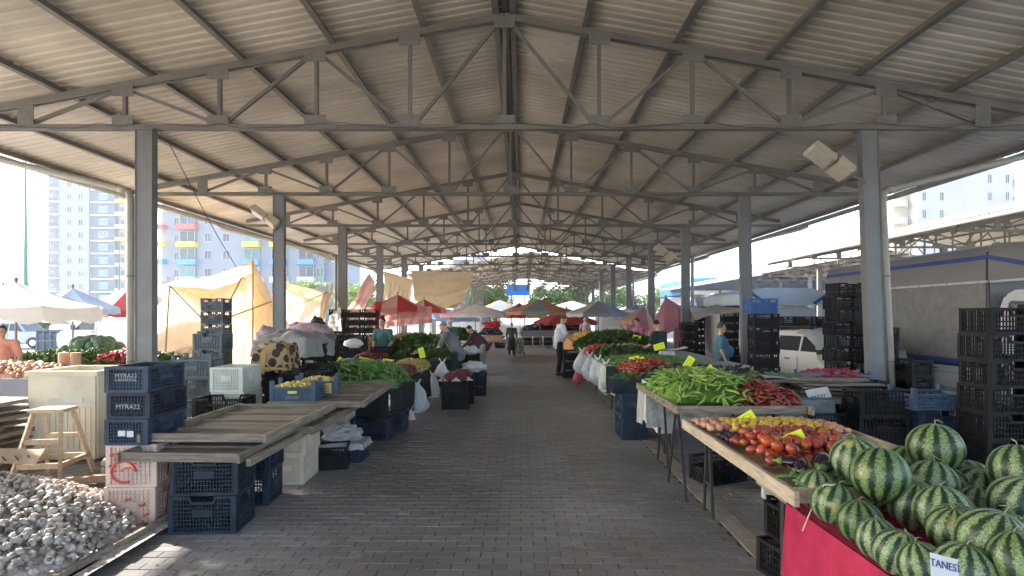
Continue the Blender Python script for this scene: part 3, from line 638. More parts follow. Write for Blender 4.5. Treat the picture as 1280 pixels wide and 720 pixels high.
stack('navyb', 1, 1.58, 8.2, 1.6, 'on the tall navy crates holding cucumbers', z=.665)
stack('blackt', 1, 2.2, 4.55, 1.2, 'on the ground under the tomato table'); stack('blackt', 1, 1.98, 3.85, .25, 'upright under the table beside the pink cloth', z=0, adj='near'); stack('blackt', 1, 2.05, 3.88, .2, 'second one under the table beside the pink cloth', z=.24)
stack('white', 1, 2.65, 5.35, .4, 'small pale one in shade under the tomato table'); stack('black', 1, 2.15, 6.1, .4, 'in shade under the pepper tray')
stack('black', 3, 1.47, 16.0, .03, 'behind the man in the white shirt', adj='tall')
stack('black', 7, 6.7, 18.0, 0, 'first of the dark row behind the man in blue', z=.0); stack('black', 8, 7.4, 19.5, 0, 'second of the dark row behind the man in blue'); stack('black', 8, 6.6, 21.0, .1, 'third of the dark row behind the man in blue'); stack('black', 9, 8.3, 21.5, 0, 'last of the dark row near the pale truck')
stack('black', 6, 5.1, 17.0, 0, 'beside the third right column')

# ================================================================== PRODUCE
def rough_sphere(name, r, m_, squash=.9, nu=12, nv=8, dimple=.12, seed=1):
    rr = random.Random(seed); ph0 = rr.random()*6
    def fn(d, th, ph): return 1+.04*sin(ph*2+ph0)-dimple*math.exp(-(th/.35)**2)+.03*mnoise.noise(d*2+Vector((seed, 0, 0)))
    return MB().ell((0, 0, 0), (r, r, r*squash), None, nu, nv, fn).mesh(name, m_, True)
garl_m = mat('garlic_skin', (.34, .285, .26), .65, .35, 24, .6, rnd=.3, hue=(.78, .73, .66))
root_m = mat('garlic_root', (.22, .17, .12), .9, .4, 40, .3)
def garlic_me(seed):
    m = MB(); s = .032*(1+.0*seed)
    def fn(d, th, ph):
        k_ = .92+.17*abs(sin(ph*(2.5 if seed % 2 else 3)+seed))*sin(th)+.05*mnoise.noise(d*3+Vector((seed, 0, 0)))
        if th < .5: k_ += .75*(.5-th)**1.4
        if th > 2.8: k_ -= .12
        return k_
    m.ell((0, 0, 0), (s, s, s*.82), None, 18, 10, fn); n0 = len(m.f)
    m.m = 1; m.tube([(0, 0, -s*.70), (0, 0, -s*.80)], [s*.42, s*.30], 9); m.tube([(0, 0, s*1.1), (s*.15, 0, s*1.45), (s*(.2+.3*seed), s*.2, s*(1.7+.2*seed))], [s*.15, s*.11, s*.07], 6); m.tube([(0, 0, -s*.78), (s*.1, 0, -s*.95)], [s*.36, s*.5], 9)
    return m.mesh('garlic_bulb', [garl_m, root_m], True)
GAR = [garlic_me(i) for i in range(4)]
def gz(x, y):      # height of the garlic heap
    dx = (x+4.60)/1.52; dy = (y-4.10)/1.15
    q = max(0, 1-(abs(dx)**2.2+abs(dy)**2.2)); return .09+.46*q**.9+.03*mnoise.noise(Vector((x*3, y*3, 0)))
gp = [thing('a', '', '')] if False else []
tray_g = thing('garlic_tray', 'low wooden tray of old boards under the garlic heap', 'tray', (-4.60, 4.1, 0))
for i in range(9): MB().box((-1.44+.36*i*1.0, 0, .045), (.34, 2.3, .02)).build('plank', woody, tray_g)
for a, b_ in (((1.52, -1.2, .06), (1.62, 1.12, .06)), ((-1.6, 1.2, .06), (1.6, 1.2, .06)), ((-1.6, -1.2, .06), (1.5, -1.2, .06))): MB().bar(a, b_, .035, .075).build('rim_board', wood, tray_g)
cand = []
tries = 0
while len(cand) < 1250 and tries < 60000:
    tries += 1; x, y = R.uniform(-5.9, -2.98), R.uniform(2.95, 5.2); z = gz(x, y)
    if z < .1 or (abs((x+4.60)/1.54)**2.2+abs((y-4.1)/1.17)**2.2) > 1: continue
    if all((x-a)**2+(y-b_)**2+(z-c_)**2 > .043**2 for a, b_, c_ in cand[-1250:]): cand.append((x, y, z))
cand.sort(key=lambda c: c[1] if abs(c[0]) < c[1]*.93+.05 else 99)
cand.sort(key=lambda c: 0 if (abs((c[0]*F/c[1])+VX-100) < 140 and VY+(EYE-c[2])*F/c[1] < 730) else 1)
st = MB(); st_n = 0
def rrot(tilt=3.2): return (R.uniform(-tilt, tilt), R.uniform(-tilt, tilt), R.uniform(0, 6.28))
vis = [c for c in cand if VY+(EYE-c[2])*F/c[1] < 728 and c[0]*F/c[1]+VX > -8]
vis.sort(key=lambda c: c[1]); near = set(vis[:300])
for c in cand:
    e = rrot(2.4); z = c[2]+R.uniform(-.012, .012); s = R.uniform(.88, 1.22); me = GAR[R.randrange(4)]
    if c in near:
        o = link('garlic_bulb', me, None, (c[0], c[1], z)); o.rotation_euler = e; o.scale = (s, s, s)
        tag(o, 'loose white garlic bulb in the heap at front left', 'garlic', 'garlic bulbs in the heap')
    else:
        Mx = Matrix.Translation((c[0], c[1], z)) @ Euler(e).to_matrix().to_4x4() @ Matrix.Scale(s, 4); o_ = len(st.v)
        st.v += [tuple(Mx @ v.co) for v in me.vertices]; st.f += [tuple(i+o_ for i in p.vertices) for p in me.polygons]; st.mi += [p.material_index for p in me.polygons]
tag(st.build('garlic_heap', [garl_m, root_m], smooth=True), 'rest of the piled garlic bulbs behind the nearest ones', 'garlic', kind='stuff')
core = MB(); core.grid(40, 30, lambda a, b_: (lambda x, y: (x, y, max(.06, gz(x, y)-.035) if (abs((x+4.60)/1.54)**2.2+abs((y-4.1)/1.17)**2.2) < 1.02 else .055))(-6+3.1*a, 2.92+2.32*b_))
tag(core.build('garlic_peelings', garl_m, smooth=True), 'loose garlic skins and peelings under the bulbs', 'garlic skins', kind='stuff')
fl_ = MB()
for i in range(1100):
    x, y = R.uniform(-5.9, -2.9), R.uniform(2.95, 5.25); z = gz(x, y)+.028+R.random()*.012
    if (abs((x+4.60)/1.62)**2.2+abs((y-4.1)/1.25)**2.2) > 1: continue
    a, t_ = R.random()*6.3, R.uniform(.008, .024); q = R.uniform(-.012, .012)
    fl_.add([(x+cos(a)*t_, y+sin(a)*t_, z), (x-sin(a)*t_*.6, y+cos(a)*t_*.6, z+q+.006), (x-cos(a)*t_, y-sin(a)*t_, z+q), (x+sin(a)*t_*.6, y-cos(a)*t_*.6, z+.004)], [(0, 1, 2, 3)])
tag(fl_.build('garlic_flakes', mat('garlic_paper', (.6, .52, .46), .7, .3, 30, 0, hue=(.8, .76, .7), trans=.2)), 'papery flakes of dry garlic skin strewn over the heap', 'garlic skins', kind='stuff')
sg = thing('price_board', 'small curled cardboard price sign standing in the garlic at far left', 'price sign', (-4.62, 5.0, .46)); b_ = MB()
b_.grid(6, 3, lambda a, c: (-.25+.5*a, .05*sin(a*3), .02+.17*c+.03*sin(a*4))); bo = b_.build('board', card, sg); bo.rotation_euler = (-.9, 0, .2)
for i in range(4): MB().bar((-.18+.1*i, .035, .12), (-.13+.1*i, .035, .07), .003, .01).build('pen_stroke', ink, bo)

# watermelons
def melon_me(seed, el):
    rr = random.Random(seed)
    def fn(d, th, ph): return 1+.012*sin(ph*11+seed)*sin(th)-.05*math.exp(-(th/.16)**2)-.03*math.exp(-((pi-th)/.16)**2)+.012*mnoise.noise(d*1.5+Vector((seed*3, 0, 0)))
    return MB().ell((0, 0, 0), (1, 1, el), None, 40, 24, fn).mesh('watermelon', melon_m, True)
MEL = [melon_me(i, e) for i, e in enumerate((.98, 1.02, 1.0, .96))]
stem_m = mat('dry_stem', (.30, .32, .16), .8, .3, 20, .2)
# (px, py, Y, r, where, tilt)
melons = [(1169, 560, 3.30, .146, 'highest one at the back of the pile, with a yellow spot'), (1100, 594, 2.97, .142, 'big round one at the upper left front of the pile'), (1071, 576, 3.32, .146, 'upper left one next to the tomatoes'),
 (1131, 581, 3.62, .125, 'dark one half hidden left of the highest melon'), (1165, 604, 3.08, .128, 'directly below the highest melon'), (1215, 610, 3.24, .128, 'dark one right of centre below the black crates'),
 (1217, 634, 2.97, .108, 'small dark one wedged in mid pile'), (1275, 588, 3.02, .146, 'high one at the right edge in front of the crates'), (1275, 629, 2.72, .131, 'dark one at the right edge, second row'),
 (1143, 632, 2.90, .124, 'light striped one in the middle, left of its twin'), (1178, 640, 2.70, .125, 'middle one between two light striped melons'), (1198, 664, 2.50, .124, 'centre right one in the third row'),
 (1241, 676, 2.30, .131, 'largest looking one, lower right'), (1279, 704, 2.10, .116, 'lowest one at the right corner'), (1020, 612, 3.23, .111, 'leftmost one at the head of the front row'),
 (1043, 630, 2.97, .115, 'second of the front row beside the pink cloth'), (1075, 652, 2.74, .106, 'third of the front row above the pink cloth'), (1097, 674, 2.57, .093, 'fourth of the front row, small and dark'),
 (1122, 690, 2.41, .097, 'fifth of the front row, pale striped'), (1152, 706, 2.29, .094, 'sixth of the front row, cut by the lower edge'), (1205, 712, 2.17, .105, 'dark one behind the white price card')]
for i, (px, py, Y, r, lab) in enumerate(melons):
    p = at(px, py, Y); o = link('watermelon', MEL[i % 4], None, p); o.scale = (r, r, r)
    o.rotation_euler = (R.uniform(-.35, .1), R.uniform(-.3, .3), R.uniform(0, 6))
    tag(o, 'watermelon, '+lab, 'watermelon', 'watermelons piled on the front right table')
    stt = MB(); L = R.uniform(.25, .6); a = R.random()*6
    stt.tube([(0, 0, .93), (.04*cos(a), .04*sin(a), 1.06), (.18*cos(a), .18*sin(a), 1.08+L*.2), (.35*cos(a+.8), .35*sin(a+.8), 1.06)], [.028, .02, .018, .012], 6); link('stem', stt.mesh('stem', stem_m, True), o)
for i in range(10):   # the bottom layer that carries the others
    x, y = [(2.0, 3.45), (2.35, 3.6), (2.7, 3.4), (2.05, 3.15), (2.45, 3.25), (2.8, 3.05), (2.15, 2.85), (2.55, 2.8), (2.15, 2.5), (2.05, 2.2)][i]
    o = link('watermelon', MEL[i % 4], None, (x+.03, y, .685+.112)); o.scale = (.116, .116, .116); o.rotation_euler = rrot(.8)
    tag(o, 'watermelon of the bottom layer, mostly hidden under the pile', 'watermelon', 'bottom layer of watermelons')
twig = MB(); a0, a1 = at(1022, 618, 3.02), at(1003, 664, 3.0); twig.tube([at(1044, 606, 2.93), at(1030, 606, 2.95), a0, a1], .004, 5)
tag(twig.build('dry_vine', mat('pale_vine', (.5, .5, .42), .8, .2, 20, 0), smooth=True), 'pale dry vine hanging over the pink cloth from a front melon', 'vine')
pc = thing('price_card', 'white handwritten card among the lowest watermelons', 'price card', at(1181, 711, 1.98)); pb_ = MB().box((0, 0, 0), (.115, .002, .085)).build('card', paper, pc); pc.rotation_euler = (-.35, .28, .12)
text('lettering', 'TANESİ', .036, mat('blue_ink', (.05, .06, .2), .6, .1, 9, 0), pc, (0.0, -.003, .01), (radians(90), 0, 0))

# melon table and pink cloth
mt = thing('melon_table', 'low table under the watermelons at front right', 'table', (2.6, 2.8, 0))
MB().box((0, 0, .655), (1.96, 2.1, .03)).build('tabletop', wood, mt)
for sx in (-1, 1):
    for sy in (-1, 1): MB().box((sx*.85, sy*.9, .32), (.05, .05, .64)).build('leg', dark_leg, mt)
pinkc = mat('pink_cloth', (.36, .02, .06), .85, .15, 5, .2, hue=(.46, .035, .09), spec=.2)
def skirt_cloth(name, label, x0, x1, y0, y1, z, drop, m_, sides='lf', wob=.02, nfold=9, group=None, top=True, ragged=0, cat='cloth'):
    c = MB(); rr = random.Random(hash(label) % 1000 if False else len(label))
    if top: c.grid(24, 24, lambda a, b_: (x0+(x1-x0)*a, y0+(y1-y0)*b_, z+.004*mnoise.noise(Vector((a*9, b_*9, 1)))))
    def side(p0, p1, nrm, n=46):
        p0, p1 = Vector(p0), Vector(p1); L = (p1-p0).length
        def fn(a, b_):
            p = p0.lerp(p1, a); t = b_; ph = a*L*nfold
            d = drop*(1+ragged*mnoise.noise(Vector((a*5, L, 3)))); off = nrm*(.008+wob*t*(1+.9*sin(ph*2.1+1.3*sin(ph*.7))+.5*mnoise.noise(Vector((ph, t*2, 4)))))
            return p+off+Vector((0, 0, z-d*t-p.z))
        c.grid(n, 9, fn)
    if 'l' in sides: side((x0, y1, z), (x0, y0, z), Vector((-1, 0, 0)))
    if 'r' in sides: side((x1, y0, z), (x1, y1, z), Vector((1, 0, 0)))
    if 'f' in sides: side((x0, y0, z), (x1, y0, z), Vector((0, -1, 0)))
    if 'b' in sides: side((x1, y1, z), (x0, y1, z), Vector((0, 1, 0)))
    o = c.build(name, m_, smooth=True); return tag(o, label, cat, group)
skirt_cloth('tablecloth', 'bright pink cloth hanging from the watermelon table', 1.585, 3.6, 1.75, 3.33, .68, .42, pinkc, 'lb', .03, 5)

# wooden trays -------------------------------------------------------
def tray(name, label, x0, x1, y0, y1, z, rz=0, rib=.36, along='x', rim=.07, m1=wood, m2=wood, skip=(), rot=0, cat='tray'):
    cx, cy = (x0+x1)/2, (y0+y1)/2; w_, d_ = x1-x0, y1-y0; t = thing(name, label, cat, (cx, cy, z), rz)
    n = max(3, int(d_/.13))
    for i in range(n):
        yy = -d_/2+(i+.5)*d_/n
        MB().box((0, yy, .011+R.uniform(0, .004)), (w_-.04+R.uniform(-.02, .02), d_/n-.008, .016)).build('plank', m1, t)
    k_ = max(2, int(d_/rib))
    for i in range(1, k_): MB().box((0, -d_/2+i*d_/k_, .030), (w_-.08, .045, .022)).build('rib', m1, t)
    for s in (-1, 1): b_ = MB(); b_.bar((s*(w_/2+.012), -d_/2-.03+R.uniform(-.04, .03), rim/2), (s*(w_/2+.012), d_/2+.03+R.uniform(-.04, .04), rim/2), .028, rim); b_.build('rim_board', m2, t)
    for s in (-1, 1): MB().box((0, s*(d_/2-.02), rim/2), (w_-.02, .024, rim)).build('rim_board', m2 if m2 is not woody else wood, t)
    return t
tray('wooden_tray', 'empty weathered plank tray, lower one of the near pair', -3.16, -2.20, 4.42, 6.05, .632, -.03, m2=woody)
t_ = tray('wooden_tray', 'empty weathered plank tray on top of the near pair', -3.14, -2.12, 4.66, 6.24, .735, -.015, m2=woody)
tray('wooden_tray', 'thin plank tray between the near pair and the far one', -2.98, -2.0, 5.35, 7.0, .655, .0, m2=woody)
tray('wooden_tray', 'far plank tray carrying the two blue fruit crates', -2.88, -1.86, 6.35, 8.35, .74, .05, m2=woody)
bm = thing('loose_beam', 'long loose board sticking out under the near plank trays', 'beam', (-2.12, 5.4, .655)); MB().bar((-.02, -1.0, -.02), (.06, 1.0, .02), .035, .06).build('board', woody, bm)
for i, (px, py, l) in enumerate([(172, 562, 'left'), (300, 570, 'right')]):
    pass
# fruit crates on the far tray
for i, (px, py, Y, l) in enumerate([(371, 494, 6.55, 'front'), (398, 488, 7.1, 'rear')]):
    p = at(px, py, Y); o = crate('bluep', p.x, p.y, .80, .12 if i == 0 else .2, f'{l} blue fruit crate of yellow grapes on the plank tray', 'blue crates of yellow fruit')
    o.rotation_euler = (.0, 0, .12+.1*i)
    if i == 0: text('crate_lettering', 'GULAN', .045, white_txt, o, (0, -.187, .055), (radians(90), 0, 0)); MB().box((0, -.186, .115), (.10, .004, .03)).build('yellow_label', mat('yellow_label', (.75, .6, .1), .6, .1, 9, 0), o)
    fm = mat('yellow_plum', (.62, .42, .10), .4, .25, 12, .05, rnd=.2, hue=(.6, .55, .16)) if i == 0 else MATS['yellow_plum']
    me = rough_sphere('fruit', .021, fm, .95, 10, 7, .1, 3)
    for k_ in range(70):
        a, b_ = R.uniform(-.21, .21), R.uniform(-.14, .14); q = link('yellow_fruit', me, None, (p.x+a, p.y+b_+.0, .80+.15+.05*(1-(a/.23)**2)*(1-(b_/.16)**2)+R.uniform(-.012, .012)), 0)
        q.rotation_euler = rrot(); tag(q, 'small yellow fruit in the '+l+' blue crate', 'fruit', 'yellow fruit in the '+l+' blue crate')
    tag(MB().box((p.x, p.y, .88), (.42, .28, .13)).build('fruit_bed', fm), 'yellow fruit filling the '+l+' blue crate below the top layer', 'fruit', kind='stuff')

# generic heaps of many small pieces joined (far stalls)
def heap(name, label, cx, cy, rx, ry, h, z, meshes, n, cat, p=.8, square=True, tilt=.6, s=(.85, 1.2), mats=None, core_m=None, rz=0):
    b_ = MB(); cr_, sr_ = cos(rz), sin(rz)
    def H(u, v): q = max(0, 1-max(abs(u), abs(v))**2.6 if square else 1-u*u-v*v); return h*q**p
    for i in range(n):
        u, v = R.uniform(-1, 1), R.uniform(-1, 1)
        if not square and u*u+v*v > 1: continue
        me = meshes[R.randrange(len(meshes))]; k_ = R.uniform(*s); zz = z+H(u, v)+R.uniform(-.02, .02)
        Mx = Matrix.Translation((cx+u*rx*cr_-v*ry*sr_, cy+u*rx*sr_+v*ry*cr_, zz)) @ Euler((R.uniform(-tilt, tilt), R.uniform(-tilt, tilt), R.uniform(0, 6.3))).to_matrix().to_4x4() @ Matrix.Scale(k_, 4)
        o_ = len(b_.v); b_.v += [tuple(Mx @ vv.co) for vv in me.vertices]; b_.f += [tuple(i_+o_ for i_ in p_.vertices) for p_ in me.polygons]; b_.mi += [p_.material_index for p_ in me.polygons]
    mm = list(meshes[0].materials); 
    o_ = len(b_.v); b_.grid(12, 12, lambda a, c: (cx+(2*a-1)*rx*cr_-(2*c-1)*ry*sr_, cy+(2*a-1)*rx*sr_+(2*c-1)*ry*cr_, z-.012+max(0, H(2*a-1, 2*c-1)-.02)))
    return tag(b_.build(name, mm, smooth=True), label, cat, kind='stuff')
def pepper_me(L, r, bend, col, seed, tip=.15, n=6, k=8, name='pepper'):
    rr = random.Random(seed); pts = []; rs = []; p = Vector((-L/2, 0, 0)); a = 0; ay = 0
    prof = [.55, 1, 1.05, 1, .93, .85, .72, .5, tip]
    for i in range(k+1):
        pts.append(p.copy()); rs.append(r*prof[int(i*8/k)]*(1+rr.uniform(-.08, .08))); a += bend/k*rr.uniform(.5, 1.5); ay += rr.uniform(-.12, .12); p += Vector((cos(a)*cos(ay), sin(a), sin(ay)*.6))*L/k
    m = MB(); m.tube(pts, rs, n); m.m = 1; m.tube([pts[0]+Vector((.003, 0, 0)), pts[0]-Vector((.02, .004, -.004)), pts[0]-Vector((.035, .01, -.012))], [r*.5, r*.22, r*.2], 5)
    return m.mesh(name, [col, stem_g], True)
stem_g = mat('pepper_stem', (.12, .22, .05), .6, .2, 20, 0)
pgl = mat('light_green_pepper', (.18, .33, .045), .34, .25, 14, .08, rnd=.28, hue=(.32, .46, .09)); pgd = mat('green_pepper', (.06, .17, .035), .34, .3, 14, .08, rnd=.28, hue=(.13, .28, .06))
prd = mat('red_pepper', (.19, .018, .018), .3, .35, 14, .1, rnd=.3, hue=(.30, .035, .03))
PL = [pepper_me(.15+.012*i, .0145, (-1) ** i*(.7+.35*(i % 3)), pgl, i) for i in range(7)]
PG = [pepper_me(.15+.012*i, .0145, (-1) ** i*(.7+.35*(i % 3)), pgd, i+9) for i in range(7)]
PR = [pepper_me(.13+.012*i, .023, (-1) ** i*(.25+.2*(i % 3)), prd, i+19, tip=.25) for i in range(6)]
def singles(meshes, n, zf, xr, yr, lab, cat, grp, name, tilt=.35, z0=0, s=(.85, 1.15), mind=0, yaw=None, keep=None):
    pts = []; t_ = 0
    while len(pts) < n and t_ < 40000:
        t_ += 1; x, y = R.uniform(*xr), R.uniform(*yr); z = zf(x, y)
        if z is None: continue
        if mind and any((x-a)**2+(y-b_)**2 < mind*mind for a, b_, c_ in pts): continue
        pts.append((x, y, z))
    for i, (x, y, z) in enumerate(pts):
        o = link(name, meshes[i % len(meshes)], None, (x, y, z+R.uniform(-.012, .016)*(2 if not mind else .3)+z0)); k_ = R.uniform(*s)
        e = .03; zx = zf(x+e, y); zy = zf(x, y+e); gx = ((zx if zx is not None else z)-z)/e; gy = ((zy if zy is not None else z)-z)/e
        nrm = Vector((-gx, -gy, 1)).normalized(); q = nrm.to_track_quat('Z', 'Y')
        o.rotation_mode = 'XYZ'; ya = R.uniform(0, 6.28) if yaw is None else R.gauss(*yaw)
        o.rotation_euler = (Matrix(q.to_matrix()) @ Euler((R.uniform(-tilt, tilt), R.uniform(-tilt, tilt), ya)).to_matrix()).to_euler(); o.scale = (k_, k_, k_); tag(o, lab, cat, grp)
    return pts
def dome(cx, cy, rx, ry, h, z0, p=.7):
    def f(x, y):
        q = 1-(abs((x-cx)/rx)**2.2+abs((y-cy)/ry)**2.2)
        return None if q < 0 else z0+h*q**p
    return f
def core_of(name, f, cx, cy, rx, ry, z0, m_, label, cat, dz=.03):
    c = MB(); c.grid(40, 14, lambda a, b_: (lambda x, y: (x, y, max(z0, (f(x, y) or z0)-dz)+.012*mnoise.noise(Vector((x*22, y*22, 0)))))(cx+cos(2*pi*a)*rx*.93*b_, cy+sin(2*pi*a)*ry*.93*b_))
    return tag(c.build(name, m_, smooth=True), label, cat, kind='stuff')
# right light green peppers
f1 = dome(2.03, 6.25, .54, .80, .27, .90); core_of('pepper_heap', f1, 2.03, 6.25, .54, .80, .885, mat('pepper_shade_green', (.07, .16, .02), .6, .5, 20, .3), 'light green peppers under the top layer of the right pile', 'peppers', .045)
singles(PL, 300, f1, (1.45, 2.6), (5.4, 7.1), 'long light green pepper in the pile on the right tray', 'pepper', 'light green peppers', 'light_green_pepper', s=(.68, .98))
heap('pepper_heap', 'rest of the light green peppers at the back of the pile', 1.98, 6.35, .5, .6, .26, .90, PL, 220, 'peppers', s=(.7, .95))
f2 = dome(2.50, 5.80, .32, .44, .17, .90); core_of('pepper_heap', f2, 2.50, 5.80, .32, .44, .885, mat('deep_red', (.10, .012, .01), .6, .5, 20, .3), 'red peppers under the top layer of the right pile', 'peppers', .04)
singles(PR, 190, f2, (2.15, 2.85), (5.3, 6.3), 'long dark red pepper heaped beside the green ones', 'pepper', 'dark red peppers', 'red_pepper', .4, s=(.6, .85))
# left green peppers on the black-clothed stall
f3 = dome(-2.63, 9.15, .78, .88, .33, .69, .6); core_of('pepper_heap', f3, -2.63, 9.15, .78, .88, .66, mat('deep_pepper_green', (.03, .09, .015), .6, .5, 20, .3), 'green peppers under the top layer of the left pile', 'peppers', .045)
singles(PG, 300, f3, (-3.45, -1.8), (8.2, 10.0), 'long green pepper in the big pile on the left stall', 'pepper', 'green peppers on the left stall', 'green_pepper', s=(1.0, 1.3))
heap('pepper_heap', 'rest of the green peppers in the big left pile', -2.63, 9.2, .68, .75, .31, .69, PG, 260, 'peppers', s=(1, 1.25))
# tomato table
tray('fruit_tray', 'long shallow pale wooden tray table of plums and tomatoes at right', 1.53, 2.78, 3.13, 5.22, .74, 0, .6, m1=woodp, m2=mat('pale_wood_rail', (.46, .38, .28), .8, .3, 5, .4, rnd=.1, stretch=(9, 1, 9)), rim=.085)
tom = mat('tomato_red', (.33, .035, .025), .24, .3, 7, .04, rnd=.28, hue=(.42, .11, .05)); yel = mat('yellow_peach', (.66, .38, .05), .5, .25, 10, .05, rnd=.15, hue=(.72, .5, .10)); plu = mat('dark_plum', (.028, .018, .04), .4, .4, 12, .05, rnd=.3, hue=(.07, .05, .10)); pch = mat('pink_peach', (.55, .20, .15), .5, .35, 9, .05, rnd=.2, hue=(.7, .4, .25))
TM = [rough_sphere('tomato', .042, tom, .78, 14, 9, .16, i) for i in range(3)]; tor = mat('tomato_orange', (.52, .13, .03), .25, .3, 7, .04, rnd=.2, hue=(.45, .05, .02)); TM += [rough_sphere('tomato', .046, tom, .70, 14, 9, .2, 7), rough_sphere('tomato', .038, tor, .82, 14, 9, .16, 8)]; YM = [rough_sphere('yellow_peach', .027, yel, .95, 10, 7, .1, i) for i in range(2)]; PM = [rough_sphere('plum', .022, plu, 1.15, 10, 7, .05, i) for i in range(2)]; KM = [rough_sphere('peach', .031, pch, .92, 12, 8, .12, i) for i in range(2)]
def band(xa, xb, ya, yb, z, h):
    def f(x, y):
        u, v = (2*x-xa-xb)/(xb-xa), (2*y-ya-yb)/(yb-ya); return z+h*max(0, (1-u**4))*max(0, (1-v**4))
    return f
for lay, (nn, dz) in enumerate(((62, .0), (54, .062))):
    singles(TM, nn, band(1.58, 2.48, 3.62, 4.42, .815, .05), (1.64+lay*.05, 2.40-lay*.05), (3.66+lay*.05, 4.38-lay*.03), 'ripe red tomato on the pale wooden tray table', 'tomato', 'tomatoes on the front tray', 'tomato', .7, dz, (.85, 1.12), .066)
for lay, (nn, dz) in enumerate(((120, 0), (95, .042))):
    singles(YM, nn, band(1.6, 2.6, 4.62, 5.08, .795, .03), (1.78, 2.6), (4.62, 5.08), 'small yellow apricot on the pale wooden tray table', 'apricot', 'apricots on the front tray', 'apricot', .7, dz, (.9, 1.1), .046)
singles(PM, 150, band(1.6, 2.7, 4.42, 4.66, .79, .03), (1.64, 2.66), (4.43, 4.62), 'dark purple plum between the tomatoes and apricots', 'plum', 'plums on the front tray', 'plum', .7, .01, (.9, 1.2), .036)
singles(KM, 26, band(1.55, 1.8, 4.6, 5.15, .80, .04), (1.58, 1.8), (4.72, 5.15), 'pinkish peach at the aisle end of the front tray', 'peach', 'peaches on the front tray', 'peach', .7, .01, (.85, 1.1), .055)
singles(KM, 22, band(1.9, 2.7, 5.05, 5.2, .80, .03), (2.0, 2.75), (5.08, 5.18), 'pinkish peach along the far rim of the front tray', 'peach', 'peaches along the far rim', 'peach', .7, .01, (.85, 1.1), .055)
singles(KM, 14, band(2.55, 2.75, 4.5, 5.0, .80, .03), (2.6, 2.74), (4.60, 5.0), 'peach at the right end of the front tray', 'peach', 'peaches at the right end', 'peach', .7, .01, (.9, 1.2), .06)
aub = mat('aubergine_skin', (.018, .008, .022), .14, .3, 6, 0, rnd=.2, spec=.8)
def aub_me(seed, L=.19, r=.042, thin=False):
    m = MB(); k = 9; pr = [.35, .62, .8, .95, 1.05, 1.06, .98, .78, .45, .1] if not thin else [.4, .8, 1, 1, 1, .98, .95, .85, .6, .15]
    pts = [Vector((-L/2+L*i/k, .02*sin(i/k*2.6+seed), 0)) for i in range(k+1)]; m.tube(pts, [r*p for p in pr], 12); m.m = 1
    m.tube([pts[0]-Vector((.03, 0, 0)), pts[0]-Vector((.005, 0, 0)), pts[0]+Vector((.012, 0, 0)), pts[0]+Vector((.035, 0, 0))], [r*.16, r*.25, r*.62, r*.72], 8)
    return m.mesh('aubergine', [aub, stem_g], True)
AU = [aub_me(i) for i in range(3)]; AT = [aub_me(i, .20, .019, True) for i in range(3)]
singles(AU, 10, band(1.6, 2.75, 3.2, 3.6, .82, .05), (1.66, 2.3), (3.34, 3.64), 'glossy dark aubergine at the near end of the front tray', 'aubergine', 'aubergines on the front tray', 'aubergine', .3, .02, (.85, 1.1), .10)
cuc = mat('cucumber_green', (.045, .13, .03), .4, .3, 20, .1, rnd=.2, hue=(.12, .24, .07)); CU = [pepper_me(.13, .015, .25*(-1) ** i, cuc, i+40, .5, name='cucumber') for i in range(3)]
singles(CU, 22, band(1.55, 2.2, 3.15, 3.7, .80, .04), (1.6, 1.95), (3.18, 3.42), 'small green cucumber by the aubergines at the tray corner', 'cucumber', 'cucumbers on the front tray', 'cucumber', .3, .012, (.85, 1.1), .03)
def price(px, py, Y, lab, rx=-.5, ry=-.35, s=1, m_=None):
    p = at(px, py, Y); t = thing('price_card', lab, 'price card', p, 0, 'yellow price cards on the stalls' if m_ is None else None); t.rotation_euler = (-.2, ry, rx*.4)
    MB().box((0, 0, 0), (.15*s, .003, .085*s)).build('card', m_ or yell, t); MB().box((-.02*s, .004, -.08*s), (.008, .004, .16*s)).build('stick', woodp, t)
    k_ = MB()
    for (a, b_) in (((-.045, -.016), (-.02, .022)), ((-.02, .022), (.03, .018)), ((.03, .018), (.045, -.015)), ((.045, -.015), (-.03, -.02))): k_.bar((a[0]*s, -.003, a[1]*s), (b_[0]*s, -.003, b_[1]*s), .002, .003)
    k_.build('pen_mark', ink, t)
price(992, 548, 3.95, 'bright yellow price card standing in the red tomatoes', ry=-.45); price(933, 522, 4.95, 'yellow price card on the apricots by the red peppers', ry=-.6, s=.95)
price(800, 452, 8.9, 'tilted yellow card, right one on the small tomatoes', ry=-.6, s=1.15); price(793, 449, 9.1, 'greenish yellow card, left one on the small tomatoes', ry=-.2, s=1.1)
price(885, 465, 6.6, 'yellow card at the top of the light green peppers', ry=-.75, s=1.1); price(861, 453, 7.3, 'narrow yellow card left of the light green peppers', ry=-1.0, s=1.1)
price(824, 433, 11.5, 'yellow card by the man in dark green', ry=-.3, s=1.5); price(796, 422, 14.5, 'small yellow card near the pink headscarf', ry=.2, s=1.4)
price(456, 452, 9.6, 'yellow card at the centre of the left green peppers', ry=.15, s=1.5); price(428, 453, 9.5, 'leaning yellow green card at the left of the green peppers', ry=.5, s=1.4)
price(485, 453, 10.0, 'yellow card at the right end of the left green peppers', ry=.1, s=1.4); price(527, 441, 12.2, 'upright yellow card in the dark greens on the left', ry=1.3, s=1.5); price(513, 420, 15, 'tiny yellow card on the parsley at left', ry=.9, s=1.2)
